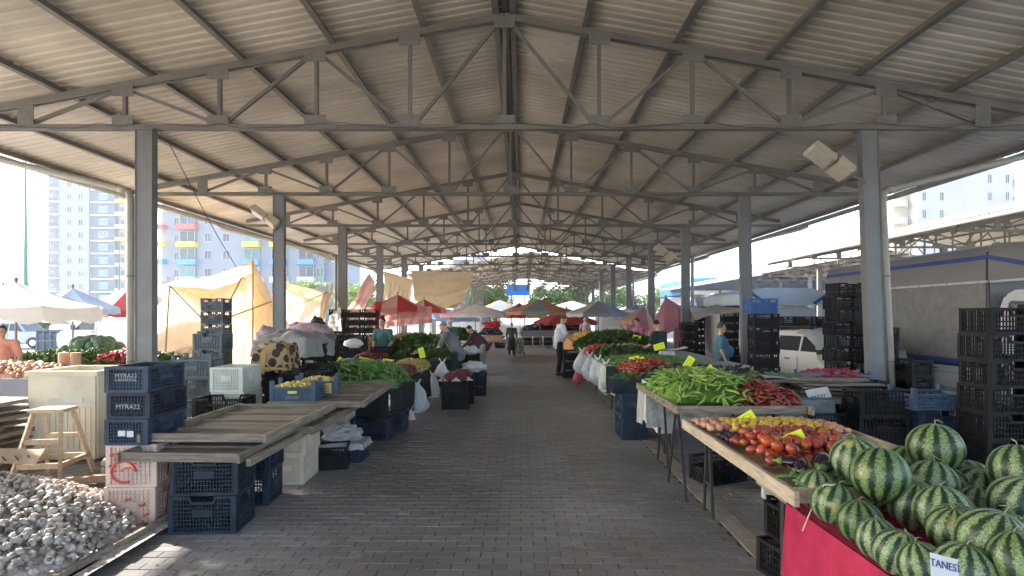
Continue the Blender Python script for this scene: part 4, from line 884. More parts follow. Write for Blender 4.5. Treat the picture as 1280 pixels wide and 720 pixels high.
# trestles
def trestle(x, y, rz, h, lab, w_=.9, sp=.22, g='iron trestles under the right tables'):
    t = thing('trestle', lab, 'trestle', (x, y, 0), rz, g)
    for sx in (-1, 1):
        for sy in (-1, 1): MB().bar((sx*w_/2, sy*sp, .012), (sx*w_/2, sy*.03, h), .022, .028).build('leg', dark_leg, t); 
        MB().bar((sx*w_/2, -sp*.62, h*.4), (sx*w_/2, sp*.62, h*.4), .014, .018).build('crossbar', dark_leg, t)
    MB().box((0, 0, h), (w_+.06, .05, .03)).build('top_bar', dark_leg, t)
trestle(2.25, 3.9, .05, .72, 'dark trestle nearest the pink cloth, under the tomatoes', .8, .2); trestle(2.05, 5.0, 0, .72, 'double legged dark trestle under the far end of the tomato tray', .75, .12)
trestle(2.05, 5.65, 0, .84, 'spread leg trestle at the corner of the green pepper tray', .95, .33); trestle(2.1, 6.7, 0, .84, 'second trestle below the green pepper tray', .8, .25); trestle(2.4, 7.5, 0, .8, 'trestle behind the white draped cloth', .9, .2)
tray('pepper_tray', 'weathered slatted tray under the right green and red peppers', 1.50, 2.72, 5.30, 7.1, .855, 0, .5, rim=.075)
# slatted divider in front of peppers
# cloth-covered stall with thin aubergines and small tomatoes
def table(x0, x1, y0, y1, z, lab, nleg=4, name='stall_table'):
    t = thing(name, lab, 'table', ((x0+x1)/2, (y0+y1)/2, 0)); MB().box((0, 0, z-.018), (x1-x0-.02, y1-y0-.02, .03)).build('tabletop', wood, t)
    ny = max(2, int((y1-y0)/1.6)+1)
    for sx in (-1, 1):
        for j in range(ny): MB().box((sx*((x1-x0)/2-.08), -(y1-y0)/2+.08+j*(y1-y0-.16)/(ny-1), (z-.03)/2), (.035, .035, z-.035)).build('leg', dark_leg, t)
    return t
greyw = mat('spotted_white_cloth', (.62, .64, .63), .85, .2, 9, .3); strip = mat('grey_stripe_cloth', (.30, .32, .31), .85, .5, 5, .3, stretch=(1, 9, 1), hue=(.6, .62, .6)); blackc = mat('black_cloth', (.012, .014, .016), .85, .3, 5, .3); bluegc = mat('grey_blue_cloth', (.16, .19, .22), .85, .4, 4, .3, stretch=(1, 5, 1))
table(1.78, 3.6, 7.15, 10.4, .85, 'stall table with thin aubergines and small tomatoes at right'); skirt_cloth('tablecloth', 'white cloth with small grey marks draped at the aubergine stall', 1.74, 1.9, 7.02, 8.1, .872, .56, greyw, 'lf', .012, 7, top=False)
skirt_cloth('tablecloth', 'grey striped cloth at the corner of the light green peppers', 1.50, 3.6, 6.72, 7.12, .868, .42, strip, 'lf', .02, 8); skirt_cloth('tablecloth', 'black cloth over the small tomato table', 1.82, 3.6, 7.16, 10.4, .862, .5, blackc, 'lf', .015, 6)
heap('aubergine_heap', 'dark thin aubergines heaped right of the small tomatoes', 2.3, 7.65, .50, .52, .20, .875, AT, 260, 'aubergines'); heap('aubergine_heap', 'dark aubergines behind the light green peppers', 3.0, 8.1, .4, .5, .14, .875, AT, 130, 'aubergines')
ST = [rough_sphere('tomato', .034, tom, .85, 9, 6, .12, 9)]; heap('tomato_heap', 'small red tomatoes heaped under two yellow cards', 2.02, 8.95, .38, .62, .17, .90, ST, 300, 'tomatoes')
heap('cucumber_heap', 'dark green cucumbers in the navy crate by the tomatoes', 1.58, 8.2, .21, .15, .05, .85, CU, 60, 'cucumbers')
BN = [pepper_me(.13, .007, .4*(-1) ** i, mat('green_bean', (.10, .18, .05), .5, .3, 14, 0, rnd=.2, hue=(.2, .3, .1)), i+60, .4, n=5, k=5, name='bean') for i in range(3)]
heap('bean_heap', 'pale green beans behind the red peppers', 3.15, 7.0, .40, .30, .10, .93, BN, 420, 'beans', s=(1, 1.4))
skirt_cloth('tablecloth', 'grey blue cloth hanging beside the red peppers', 2.76, 3.3, 5.9, 7.2, .90, .30, bluegc, 'lf', .03, 6)
table(2.80, 3.95, 5.95, 7.4, .88, 'side table with boards and a cloth behind the red peppers')
pk = thing('board_pile', 'pile of old boards on the table beside the right front column', 'boards', (3.55, 6.35, .90))
for i in range(7): MB().box((R.uniform(-.1, .1), R.uniform(-.1, .15), .015+.024*i), (R.uniform(.8, 1.0), .16+.03*(i % 3), .018), Euler((0, R.uniform(-.03, .03), R.uniform(-.25, .25))).to_matrix()).build('board', wood, pk)
sg = thing('cardboard_sign', 'torn white cardboard with faded printing on the boards', 'cardboard', at(1023, 492, 6.1)); sg.rotation_euler = (-.5, -.15, .1); MB().box((0, 0, 0), (.26, .006, .12)).build('board', paper, sg)
k_ = MB()
for i in range(5): k_.box((-.09+.035*i, -.0045, -.03), (.008, .002, .03)); k_.box((-.078+.035*i, -.0045, -.018+.012*(i % 2)*-1), (.014, .002, .006))
k_.build('faded_print', ink, sg)
for i in range(3):
    nw = MB(); nw.grid(8, 5, lambda a, b_: (2.75+.10*i+.75*a, 6.35+.2*i+.4*b_, 1.0+.03*i+.03*sin(a*5+i)+.02*sin(b_*6))); tag(nw.build('newspaper', bluegc if i != 1 else strip, smooth=True), ('lowest', 'middle', 'uppermost')[i]+' folded grey sheet laid behind the red peppers', 'sheet')
rt = [rough_sphere('fruit', .03, mat('dark_red_plum', (.25, .02, .03), .35, .3, 10, 0, rnd=.3), .95, 8, 6, .1, 4)]
heap('plum_heap', 'dark red plums in the slatted box by the white car', 5.15, 9.3, .45, .2, .07, .80, rt, 150, 'plums')
stack('bluegr', 1, 4.9, 9.3, 0, 'left one holding dark red plums', z=.66); stack('bluegr', 1, 5.45, 9.3, 0, 'right one holding dark red plums', z=.66); table(4.5, 5.8, 9.0, 9.7, .65, 'small table holding the boxes of dark red plums')
# table three, right
table(1.66, 4.4, 10.6, 15.2, .80, 'long herb and vegetable table beside the white bags'); skirt_cloth('tablecloth', 'pale cloth on the herb table behind the hanging bags', 1.62, 4.4, 10.6, 15.2, .815, .34, mat('pale_green_cloth', (.42, .46, .42), .85, .15, 4, .2), 'lf', .02, 5)
skirt_cloth('tablecloth', 'dark green cloth end of the herb table', 1.60, 2.4, 10.52, 10.56, .82, .5, mat('dark_green_cloth', (.03, .05, .035), .8, .2, 4, .2), 'f', .02, 5)
LF = []
for i in range(4):
    rr = random.Random(i); m = MB()
    for q in range(9):
        a = rr.random()*6.3; L = rr.uniform(.05, .11); p = Vector((rr.uniform(-.03, .03), rr.uniform(-.03, .03), rr.uniform(-.01, .04))); d = Vector((cos(a), sin(a), rr.uniform(.0, .6)))*L; sd = Vector((-sin(a), cos(a), .2))*L*.28
        m.add([p, p+d*.5+sd, p+d, p+d*.5-sd], [(0, 1, 2, 3)])
    LF.append(m)
LG = [m.mesh('leaf_bunch', leaf_g) for m in LF]; LD = [m.mesh('leaf_bunch', leaf_d) for m in LF]
heap('green_bean_heap', 'green beans and peppers spread on the near end of the herb table', 2.6, 11.5, .85, .8, .10, .83, [pepper_me(.14, .011, .5, pgd, 3, n=5, k=5)]+BN, 700, 'beans', s=(1, 1.3))
heap('herb_heap', 'dark radishes and herbs in the middle of the herb table', 2.35, 12.9, .65, .7, .16, .83, LD, 520, 'herbs'); heap('tomato_heap', 'red tomatoes at the aisle end of the herb table', 1.95, 13.7, .4, .75, .22, .83, ST, 420, 'tomatoes')
heap('herb_heap', 'tall parsley heap at the far end of the herb table', 2.55, 15.2, 1.0, 1.0, .42, .83, LD, 1100, 'parsley', s=(1, 1.6)); heap('herb_heap', 'leek bundle next to the man in the white shirt', 1.85, 15.7, .3, .5, .2, .78, LG, 300, 'leeks', s=(1, 1.6))
heap('onion_heap', 'pinkish onions beyond the herb table', 2.7, 13.9, .5, .6, .22, .83, [rough_sphere('onion', .035, pch, .9, 8, 6, .05, 5)], 160, 'onions')
sc = thing('kitchen_scale', 'white tray scale on the herb table', 'scale', (3.15, 12.1, .92)); MB().prism([(-.16, 0), (.16, 0), (.13, .09), (-.13, .09)], -.14, .14).build('scale_body', whitep, sc)
m = MB(); m.grid(10, 4, lambda a, b_: (-.42+.84*a, -.2+.4*b_, .13+.05*(2*a-1)**4)); m.build('weighing_pan', whitep, sc)
def bag(px, py, Y, w_, h_, lab, m_=None, seed=1):
    p = at(px, py, Y); t = thing('plastic_bag', lab, 'plastic bag', p); b_ = MB(); rr = random.Random(seed)
    def fn(u, v):
        ph = 2*pi*u; pr = .10+.90*min(1, (v/.62))**.8 if v < .62 else max(.04, (1-((v-.62)/.40)**2.6))
        f_ = 1+.13*sin(ph*7+seed)*(1-v)**1.2+.22*mnoise.noise(Vector((cos(ph)*1.3, sin(ph)*1.3+seed, v*4)))
        return Vector((cos(ph)*w_/2*pr*f_+.02*sin(v*5+seed), sin(ph)*w_*.30*pr*f_, -h_*v*(1+.05*mnoise.noise(Vector((u*8, seed, 0))))))
    b_.grid(36, 18, fn); b_.build('bag_body', m_ or bag_m, t, smooth=True)
    for s in (-1, 1):
        e = MB(); e.grid(4, 5, lambda u, v: (s*(.02+.05*v)+(u-.5)*w_*.13*(1-.4*v), .012*sin(u*5), .10*v-h_*.06)); e.build('handle', m_ or bag_m, t, smooth=True)
pinkbag = mat('pink_bag', (.75, .12, .22), .4, .15, 10, .3, trans=.2)
bag(727, 437, 14.0, .38, .62, 'white bag hanging at the far end of the herb table', seed=1); bag(737, 443, 12.8, .36, .62, 'second hanging white bag along the herb table', seed=2); bag(747, 447, 12.0, .38, .60, 'third hanging white bag, beside the corner one', seed=3); bag(757, 452, 11.1, .34, .66, 'hanging white bag at the near corner of the herb table', seed=4)
bag(723, 455, 14.3, .30, .52, 'pink plastic bag hanging low below the white ones', pinkbag, 5)
bag(521, 478, 10.3, .44, .62, 'full white bag hanging on the left black cloth', seed=6); bag(541, 466, 12.2, .34, .68, 'narrow white bag further along the left black cloth', seed=7); bag(512, 512, 9.6, .26, .36, 'small white bag low on the left black cloth', seed=8)
bag(553, 452, 12.0, .3, .36, 'white bag tucked beside the bending man', seed=9)
hs = MB(); A = at(748, 484, 11.4); hs.tube([(A.x, A.y, .30), (A.x+.15, A.y-1.2, .33), (A.x+.12, A.y-2.3, .28), (A.x+.1, A.y-2.7, .05)], .022, 8); tag(hs.build('garden_hose', mat('pale_hose', (.5, .48, .4), .5, .1, 5, 0), smooth=True), 'pale curved pipe hanging below the herb table', 'hose')
# left stalls
table(-3.6, -1.98, 8.35, 11.9, .66, 'long left stall table under black cloth'); skirt_cloth('tablecloth', 'black cloth draped over the left pepper stall', -3.62, -1.96, 8.33, 11.95, .672, .60, blackc, 'rf', .03, 6)
GRm = mat('red_grape', (.13, .018, .03), .35, .4, 12, 0, rnd=.3, hue=(.22, .04, .06)); GYm = mat('yellow_grape', (.36, .25, .09), .4, .3, 12, 0, rnd=.3)
GR_ = [rough_sphere('grape', .019, GRm, 1.1, 7, 5, .0, 4)]; GY_ = [rough_sphere('grape', .021, GYm, 1, 7, 5, .0, 4)]
heap('grape_heap', 'red grapes on the left stall beyond the peppers', -2.3, 10.5, .32, .55, .13, .70, GR_, 700, 'grapes'); heap('grape_heap', 'yellow grapes on the left stall beside the red ones', -2.25, 11.35, .34, .62, .17, .70, GY_, 800, 'grapes'); heap('grape_heap', 'dark grapes behind the yellow card', -2.95, 10.6, .35, .5, .15, .72, GR_, 500, 'grapes')
heap('grape_heap', 'red grapes on white paper over the black crates by the aisle', -1.26, 10.75, .22, .16, .12, .56, GR_, 420, 'grapes'); heap('grape_heap', 'second small heap of red grapes behind the first', -1.2, 11.4, .2, .15, .1, .56, GR_, 300, 'grapes')
for i, (x, y) in enumerate(((-1.48, 10.6), (-1.22, 10.57), (-1.0, 10.7))): MB_ = MB(); MB_.add([(x-.1, y, .535), (x+.1, y, .535), (x, y-.03, .62), (x, y+.1, .54)], [(0, 1, 2), (0, 2, 3), (1, 3, 2)]); tag(MB_.build('paper_liner', paper), ('left', 'middle', 'right')[i]+' white paper corner sticking out of the grape crate', 'paper')
table(-3.7, -1.75, 12.3, 15.4, .75, 'left table of greens in front of the seated woman'); skirt_cloth('tablecloth', 'black cloth on the far left greens table', -3.7, -1.72, 12.3, 15.4, .765, .55, blackc, 'rf', .02, 6)
heap('herb_heap', 'dark leafy greens in front of the bending man', -2.2, 12.9, .55, .6, .20, .78, LD, 520, 'greens', s=(1, 1.5)); heap('herb_heap', 'bright parsley heap on the left behind the dark greens', -2.6, 14.3, .65, .7, .38, .80, LG, 760, 'parsley', s=(1, 1.6))
heap('cherry_heap', 'dark cherries on the blue sheet left of the parsley', -3.35, 13.0, .45, .4, .15, .78, GR_, 420, 'cherries'); tag(MB().box((-3.35, 12.75, .785), (1.3, .9, .01)).build('blue_sheet', mat('blue_sheet', (.05, .09, .2), .5, .1, 4, .1)), 'blue plastic sheet under the cherries', 'sheet')
heap('tomato_heap', 'red tomatoes under the bending man\'s hands', -1.95, 14.9, .3, .5, .1, .84, ST, 160, 'tomatoes')
onm = mat('brown_onion', (.36, .22, .12), .5, .35, 9, 0, rnd=.25); ON = [rough_sphere('onion', .045, onm, .85, 8, 6, .1, 2)]; NV = [rough_sphere('potato', .05, mat('potato', (.36, .27, .17), .8, .3, 9, .1, rnd=.2), .75, 8, 6, .0, 7)]
table(-4.6, -2.2, 16.2, 20.6, .8, 'left table of melons and baskets behind the parsley'); skirt_cloth('tablecloth', 'dark brown cloth on the basket table', -4.6, -2.2, 16.2, 20.6, .81, .5, mat('brown_cloth', (.08, .05, .04), .9, .2, 5, .2), 'rf', .02, 6)
heap('melon_heap', 'brown netted melons and onions near the third left column', -3.3, 17.0, .9, .7, .35, .82, ON+NV, 420, 'melons', s=(1.2, 2.2)); heap('potato_heap', 'potatoes and squash beyond the bending man', -2.9, 19.2, .6, 1.0, .25, .82, NV, 300, 'potatoes', s=(1, 1.8))
heap('onion_heap', 'brown onions heaped left of the seated woman', -4.1, 14.6, .5, .5, .25, .95, ON, 260, 'onions'); table(-4.7, -3.5, 14.0, 15.2, .93, 'small table of onions beside the seated woman')
table(-3.6, -1.6, 21.5, 26, .8, 'far left table of lettuce and greens'); heap('herb_heap', 'pale lettuce beside the man in green at far left', -2.5, 22.6, .7, .9, .3, .82, LG, 420, 'lettuce', s=(1.2, 2))
for i, (x, y, w__) in enumerate(((-1.05, 12.6, .42), (-1.3, 14.4, .36))): # white bundles
    m = MB(); m.ell((x, y, .62 if i == 0 else .86), (w__*.62, w__*.45, .12), None, 34, 20, lambda d, th, ph: 1+.35*mnoise.noise(d*2.6+Vector((i*4, 0, 0)))+.16*mnoise.noise(d*7)+.07*mnoise.noise(d*16)); tag(m.build('bag_bundle', bag_m, smooth=True), ('near', 'far')[i]+' bundle of crumpled white bags on the aisle crates', 'bag bundle')
def drape(name, label, cx, cy, z, hx, hy, h, m_, top=.6, sd=1, amp=.06, hump=.0, cat='cloth', flare=.06, rz=0, N_=44, jag=.25):
    g = MB(); c_, s_ = cos(rz), sin(rz)
    def fn(a, b_):
        u, v = 2*a-1, 2*b_-1; r = max(abs(u), abs(v), 1e-4); t_ = min(1, r/top); k = t_ if r < top else 1
        x, y = u/r*k*hx, v/r*k*hy; zz = z+hump*(1-k*k)
        n1 = mnoise.noise(Vector((u*3+sd, v*3, sd))); n2 = mnoise.noise(Vector((u*8+sd, v*8, sd*2)))
        if r >= top:
            d = (r-top)/(1-top); fo = sin(atan2(v, u)*13+sd+2*n1)*d; x *= 1+(flare*(1+fo))*d; y *= 1+(flare*(1+fo))*d; zz -= h*d*(1+jag*n1*2)
        return (cx+x*c_-y*s_, cy+x*s_+y*c_, zz+amp*n1+amp*.5*n2)
    g.grid(N_, N_, fn); return tag(g.build(name, m_, smooth=True), label, cat)
clearp = mat('clear_plastic', (.60, .60, .63), .22, .2, 9, .8, trans=.3)
m = MB(); m.ell((-2.22, 6.95, .315), (.235, .18, .125), None, 40, 24, lambda d, th, ph: 1+.28*mnoise.noise(d*2.6)+.10*mnoise.noise(d*7)+.05*mnoise.noise(d*15)); m.build('x', clearp).hide_render = False
o = C.objects['x']; o.name = 'stuffed_bag'; tag(o, 'crumpled clear plastic bag on the flat navy crate under the trays', 'plastic bag')
drape('plastic_film', 'clear film hanging over the rim of the bagged crate', -2.2, 6.95, .235, .28, .20, .07, clearp, sd=4, amp=.02)
# back-left things
leo = bpy.data.materials.new('leopard_blanket'); leo.use_nodes = True; n_, l_ = leo.node_tree.nodes, leo.node_tree.links; vo = n_.new('ShaderNodeTexVoronoi'); tc_ = n_.new('ShaderNodeTexCoord'); vo.inputs['Scale'].default_value = 7.5; l_.new(tc_.outputs['Object'], vo.inputs['Vector'])
rp_ = n_.new('ShaderNodeValToRGB'); rp_.color_ramp.interpolation = 'CONSTANT'; e = rp_.color_ramp.elements; e[0].color = (.05, .03, .02, 1); e[1].position = .46; e[1].color = (.34, .25, .14, 1); l_.new(vo.outputs['Distance'], rp_.inputs[0]); l_.new(rp_.outputs[0], n_['Principled BSDF'].inputs['Base Color']); n_['Principled BSDF'].inputs['Roughness'].default_value = .95
o = drape('leopard_blanket', 'brown and cream blanket with dark spots draped over crates', 0, 0, .26, .235, .2, .34, leo, top=.5, sd=3, amp=.09, hump=.06, cat='blanket', flare=.14); o.location = (-3.50, 8.0, 1.08)
m = MB(); m.bar((-.05, -.262, .20), (-.06, -.300, -.10), .06, .012, (0, 1, 0)); m.bar((-.285, -.28, -.02), (.285, -.29, -.03), .018, .03); m.build('blanket_border', mat('ochre_trim', (.42, .30, .1), .9, .1, 9, .2), o)
gt = mat('grey_tarpaulin', (.24, .245, .235), .6, .12, 2, .2)
drape('tarpaulin', 'grey tarpaulin thrown over crates right of the second left column', -3.85, 9.55, 1.40, .50, .40, .30, gt, top=.55, sd=7, amp=.10, hump=.12, cat='tarpaulin', rz=-.25)
for i, (px, py, Y, w__, h_, mm, lb_) in enumerate([(333, 422, 9.6, .3, .24, 'pinkflo', 'flowered pink sack left of the second column'), (388, 412, 11, .62, .16, 'pinkflo', 'row of flowered pink sacks under the cream tent'), (397, 410, 12, .3, .30, 'dk', 'dark bundle beside the third left column'), (405, 422, 11.2, .35, .28, 'gr', 'grey patterned cloth bundle near the black crates'), (372, 410, 11.6, .35, .16, 'pinkflo', 'small pink sack beside the grey tarpaulin'), (442, 428, 12.6, .34, .10, 'wh', 'white cloth on a crate left of the seated woman')]):
    mm = {'pinkflo': lambda: mat('flowered_cloth', (.42, .25, .3), .9, .5, 16, .1, hue=(.6, .45, .5)), 'dk': lambda: mat('dark_bundle', (.03, .035, .035), .9, .3, 8, .2), 'gr': lambda: mat('grey_bundle', (.22, .2, .18), .9, .5, 12, .2), 'wh': lambda: paper}[mm]()
    q = at(px, py, Y); m = MB(); m.ell((0, 0, -h_*.2), (w__/1.6, w__/2.2, h_), None, 20, 12, lambda d, th, ph: 1+.3*mnoise.noise(d*2.5+Vector((i*3, 0, 0)))); tag(m.build('sack' if i != 5 else 'cloth_bundle', mm, None, q, smooth=True), lb_, 'sack')
# white bin, stool, boards, stones
bw = mat('dirty_white_metal', (.62, .58, .46), .6, .18, 2, .1); bp = gr(75, 578); bin_ = thing('storage_bin', 'open-topped off-white metal bin at left behind the wooden stool', 'bin', (-5.58, 7.2, 0), .02)
W_, D_, Hh = .80, .78, 1.08
for s in (-1, 1):
    MB().box((0, s*D_/2, Hh/2+.02), (W_, .03, Hh-.04)).build('panel', bw, bin_); MB().box((s*W_/2, 0, Hh/2+.02), (.03, D_-.035, Hh-.04)).build('panel', bw, bin_)
    MB().box((0, s*(D_/2), Hh), (W_+.07, .06, .06)).build('rim', bw, bin_); MB().box((s*(W_/2), 0, Hh), (.06, D_-.065, .06)).build('rim', bw, bin_)
MB().box((0, 0, .1), (W_-.04, D_-.04, .02)).build('base', bw, bin_); MB().box((.05, -D_/2-.02, .76), (.42, .012, .06)).build('pale_strip', whitep, bin_)
for i in range(10): MB().box((-.3+.07*i, -D_/2-.02, .42), (.05, .012, .5)).build('slat', bw, bin_)
sp_ = gr(57, 596); st_ = thing('step_stool', 'small A-frame wooden step stool leaning before the white bin', 'stool', (-5.05, 6.05, 0), .15)
MB().box((0, 0, .775), (.34, .26, .035)).build('seat', woodp, st_)
for sx in (-1, 1):
    for sy in (-1, 1): MB().bar((sx*.24, sy*.30, .0), (sx*.13, sy*.09, .76), .035, .045).build('leg', woodp, st_)
    MB().bar((sx*.205, -.235, .22), (sx*.205, .235, .22), .03, .05).build('rail', woodp, st_)
for z, y in ((.22, -.235), (.46, -.17), (.22, .235), (.46, .17)): MB().box((0, y, z), (.46-z*.28, .03, .055)).build('rung', woodp, st_)
lbrd = thing('leaning_board', 'large brown board leaning against the navy crates', 'board', (-4.25, 6.25, 0)); m = MB(); m.bar((-.12, 0, .02), (.20, .15, .86), .42, .02, (-.3, -1, 0)); m.build('board', mat('plywood', (.42, .30, .19), .85, .3, 3, .3), lbrd)
MB().bar((-.34, .05, .0), (.05, .12, .78), .03, .12, (0, 1, 0)).build('edge_batten', woodp, lbrd)
stn = mat('pale_stone', (.45, .37, .29), .9, .2, 6, .7, rnd=.15); SME = [MB().ell((0, 0, 0), (.11, .09, .055), None, 12, 8, lambda d, th, ph: (1+.2*mnoise.noise(d*1.7+Vector((i*5, 0, 0))))*min(1.3, 1/(max(abs(d.x), abs(d.y), abs(d.z))**.55))).mesh('stone', stn, True) for i in range(4)]
for i in range(16):
    c_ = i % 5; r_ = i//5; q = gr(104+c_*9, 581); o = link('stone', SME[i % 4], None, (-4.55+.19*c_+R.uniform(-.02, .02), 6.3+R.uniform(-.05, .1), .055+.10*r_), R.uniform(-.5, .5)); o.rotation_euler = (R.uniform(-.1, .1), R.uniform(-.1, .1), R.uniform(-.5, .5))
    tag(o, 'rough pale stone in the small pile between bin and crates', 'stone', 'stones piled by the navy crates')
bmm = thing('long_beam', 'long squared pale beam lying on the ground behind the garlic', 'beam', (-4.5, 5.5, .05)); MB().bar((-1.5, -.35, 0), (.65, .75, .02), .09, .075).build('beam', woodp, bmm)
pl = thing('pallet_pile', 'pile of weathered pallets and boards leaning at the far left', 'pallets', (-6.35, 6.6, 0))
for i in range(9): MB().box((.06*sin(i*2.2), R.uniform(-.08, .08), .06+.088*i), (.95+.1*(i % 3)-.04*i, .75, .022 if i % 2 else .045), Euler((0, .02*sin(i), R.uniform(-.08, .08))).to_matrix()).build('board', wood, pl); 
for i in range(6): MB().box((-.35+.14*i, -.3, .045+.088*i), (.09, .3, .06)).build('block', wood, pl)
for i, (a, b_) in enumerate((((-.2, -.55, .02), (.32, -.35, .92)), ((-.45, -.6, .02), (.15, -.4, .98)), ((-.75, -.7, .2), (-.1, -.45, .95)))): MB().bar(a, b_, .11, .025, (0, -1, 0)).build('leaning_plank', woodp if i != 2 else mat('reddish_board', (.5, .2, .15), .8, .3, 6, .3), pl)
# left outside stalls
table(-9.6, -7.0, 8.6, 9.5, .80, 'grey skirted table of onions at the far left'); skirt_cloth('tablecloth', 'plain grey cloth on the onion table at far left', -9.6, -6.95, 8.55, 9.5, .815, .42, mat('grey_cloth', (.25, .25, .27), .8, .08, 4, .1), 'rf', .006, 3)
heap('onion_heap', 'heap of reddish brown onions on the far left table', -8.2, 9.0, 1.0, .36, .18, .83, [rough_sphere('onion', .04, mat('red_onion', (.5, .25, .16), .5, .3, 9, 0, rnd=.25), .85, 8, 6, .1, 2)], 420, 'onions')
for i in range(2): tag(MB().tube([(-7.55+.2*i, 9.25, .9), (-7.55+.2*i, 9.25, 1.17)], .075, 12).build('clay_pot', mat('clay', (.5, .3, .2), .8, .1, 6, .1)), ('left', 'right')[i]+' tan pot beside the onions at far left', 'pot')
table(-12.0, -8.0, 12.2, 13.6, .62, 'table of green herbs behind the white bin'); skirt_cloth('tablecloth', 'pale cloth on the green herb table behind the bin', -12, -8, 12.2, 13.6, .63, .5, greyw, 'f', .02, 4)
heap('herb_heap', 'strip of bright green herbs behind the white bin', -9.9, 12.9, 1.9, .6, .22, .64, LG, 1500, 'herbs', s=(1, 1.7))
heap('radish_heap', 'bright red radish bunch at the end of the herb strip', -8.9, 12.6, .55, .3, .26, .70, [rough_sphere('radish', .035, mat('radish_red', (.6, .03, .06), .4, .2, 9, 0, rnd=.2), 1, 8, 6, 0, 2)]+[], 260, 'radishes')
heap('watermelon_heap', 'dark green watermelons heaped beside the white van', -11.75, 15.4, .55, .4, .3, .8, [rough_sphere('w', .14, mat('dark_melon', (.05, .10, .04), .5, .3, 9, 0), .95, 10, 8, 0, 3)], 60, 'watermelons'); table(-12.5, -11.1, 14.8, 15.9, .8, 'table of dark watermelons by the white van')
heap('cloth_heap', 'heap of pale bags and clothes on the ground before the van', -11.6, 17.5, 1.6, .5, .3, .55, [rough_sphere('w', .16, mat('pale_rags', (.6, .55, .52), .9, .5, 5, .3), .6, 10, 8, 0, 3)], 50, 'bags')
# ================================================================== PARASOLS, TENTS, TARPAULINS
def cloth_m(name, col, trans=.45): return mat(name, col, .8, .08, 3, .15, trans=trans)
cW = cloth_m('white_canvas', (.72, .70, .68)); cB = cloth_m('pale_blue_canvas', (.30, .40, .58)); cR = cloth_m('red_canvas', (.45, .045, .04), .35); cO = cloth_m('orange_canvas', (.62, .30, .18)); cY = cloth_m('yellow_canvas', (.70, .52, .20)); cP = cloth_m('pink_canvas', (.60, .30, .36)); cG = cloth_m('grey_canvas', (.28, .30, .33), .2); cCr = cloth_m('cream_canvas', (.62, .50, .34), .5); cPe = cloth_m('peach_canvas', (.68, .45, .33)); cPk = cloth_m('dusty_pink_tarp', (.50, .27, .25), .4)
def parasol(px, Y, ytop, yedge, rpx, label, cols, n=8, tilt=(0, 0), base=True, group='parasols over the stalls', val=.16):
    s = Y/F; x = (px-VX)*s; zt_ = EYE+(VY-ytop)*s; ze = EYE+(VY-yedge)*s; r = rpx*s
    t = thing('parasol', label, 'parasol', (x, Y, 0), 0, group)
    pole = MB().tube([(0, 0, 0), (0, 0, zt_+.05)], .022, 8).build('pole', steel, t); MB().ell((0, 0, zt_+.06), (.035, .035, .05)).build('finial', steel, pole)
    rot = Euler((radians(tilt[0]), radians(tilt[1]), 0)).to_matrix()
    for k in range(n):
        a0, a1 = 2*pi*k/n+.2, 2*pi*(k+1)/n+.2; p = MB()
        def fn(u, v):
            a = a0+(a1-a0)*u; rr = r*v*(1-.07*sin(pi*u)*v); z = -(zt_-ze)*(v**1.15)-.05*sin(pi*u)*v-.05*sin(pi*v)
            q = rot @ Vector((cos(a)*rr, sin(a)*rr, z)); return q+Vector((0, 0, zt_))
        p.grid(6, 6, fn)
        if val: p.grid(6, 1, lambda u, v: fn(u, 1)+Vector((0, 0, -val*v*(1+.2*sin(u*9)))))
        p.build('canopy_panel', cols[k % len(cols)], t, smooth=True)
        e = rot @ Vector((cos(a0)*r, sin(a0)*r, -(zt_-ze))); MB().bar((0, 0, zt_-.03), e+Vector((0, 0, zt_-.02)), .012, .012).build('rib', steel, t)
        MB().bar((0, 0, zt_-.75*(zt_-ze)-.3), e*.5+Vector((0, 0, zt_-.04)), .010, .010).build('strut', steel, t)
    if base: MB().tube([(0, 0, 0), (0, 0, .07)], .22, 14).build('base', stn, t)
    return t
ps = parasol(20, 8.0, 357, 378, 108, 'unseen white parasol added outside the left edge to shade the garlic heap', [cW]); ps.location = (-7.45, 5.05, 0)  # out of view, added only to keep the sun off the garlic
parasol(20, 11.5, 353, 383, 92, 'large white parasol at the far left edge with a lacy fringe', [cW], tilt=(0, 0), val=.28)
parasol(91, 15.5, 360, 384, 52, 'pale blue parasol with thin dark pole at left', [cB, cB, cPe], n=8)
parasol(166, 17.5, 356, 388, 60, 'red and peach parasol left of the front column', [cR, cPe, cPe])
parasol(222, 27, 350, 372, 58, 'white and blue parasol behind the front left column', [cW, cB])
parasol(4, 20, 357, 380, 70, 'second white parasol behind the one at the far left', [cW, cW, cB])
parasol(675, 29, 374, 389, 43, 'orange topped grey parasol standing in the aisle end', [cO, cG])
parasol(708, 34, 385, 402, 42, 'bright red parasol right of the aisle end', [cR, cR, cR, cPe], group='parasols over the stalls')
parasol(650, 37, 379, 394, 36, 'yellow, blue and red parasol behind the orange one', [cY, cB, cR])
parasol(594, 31, 379, 392, 44, 'white and lilac parasol left of the aisle end', [cW, cP, cW]); parasol(560, 36, 386, 398, 40, 'flat blue parasol behind the lilac one', [cB])
parasol(625, 43, 375, 392, 40, 'far white parasol behind the yellow one', [cW, cY, cB]); parasol(748, 27, 376, 391, 42, 'grey blue and white parasol behind the white bags', [cB, cW, cG])
parasol(795, 31, 380, 396, 40, 'pale parasol between the right columns', [cW, cB]); parasol(832, 22, 372, 408, 34, 'large pink parasol tilted behind the man in dark green', [cP], tilt=(-8, -14))
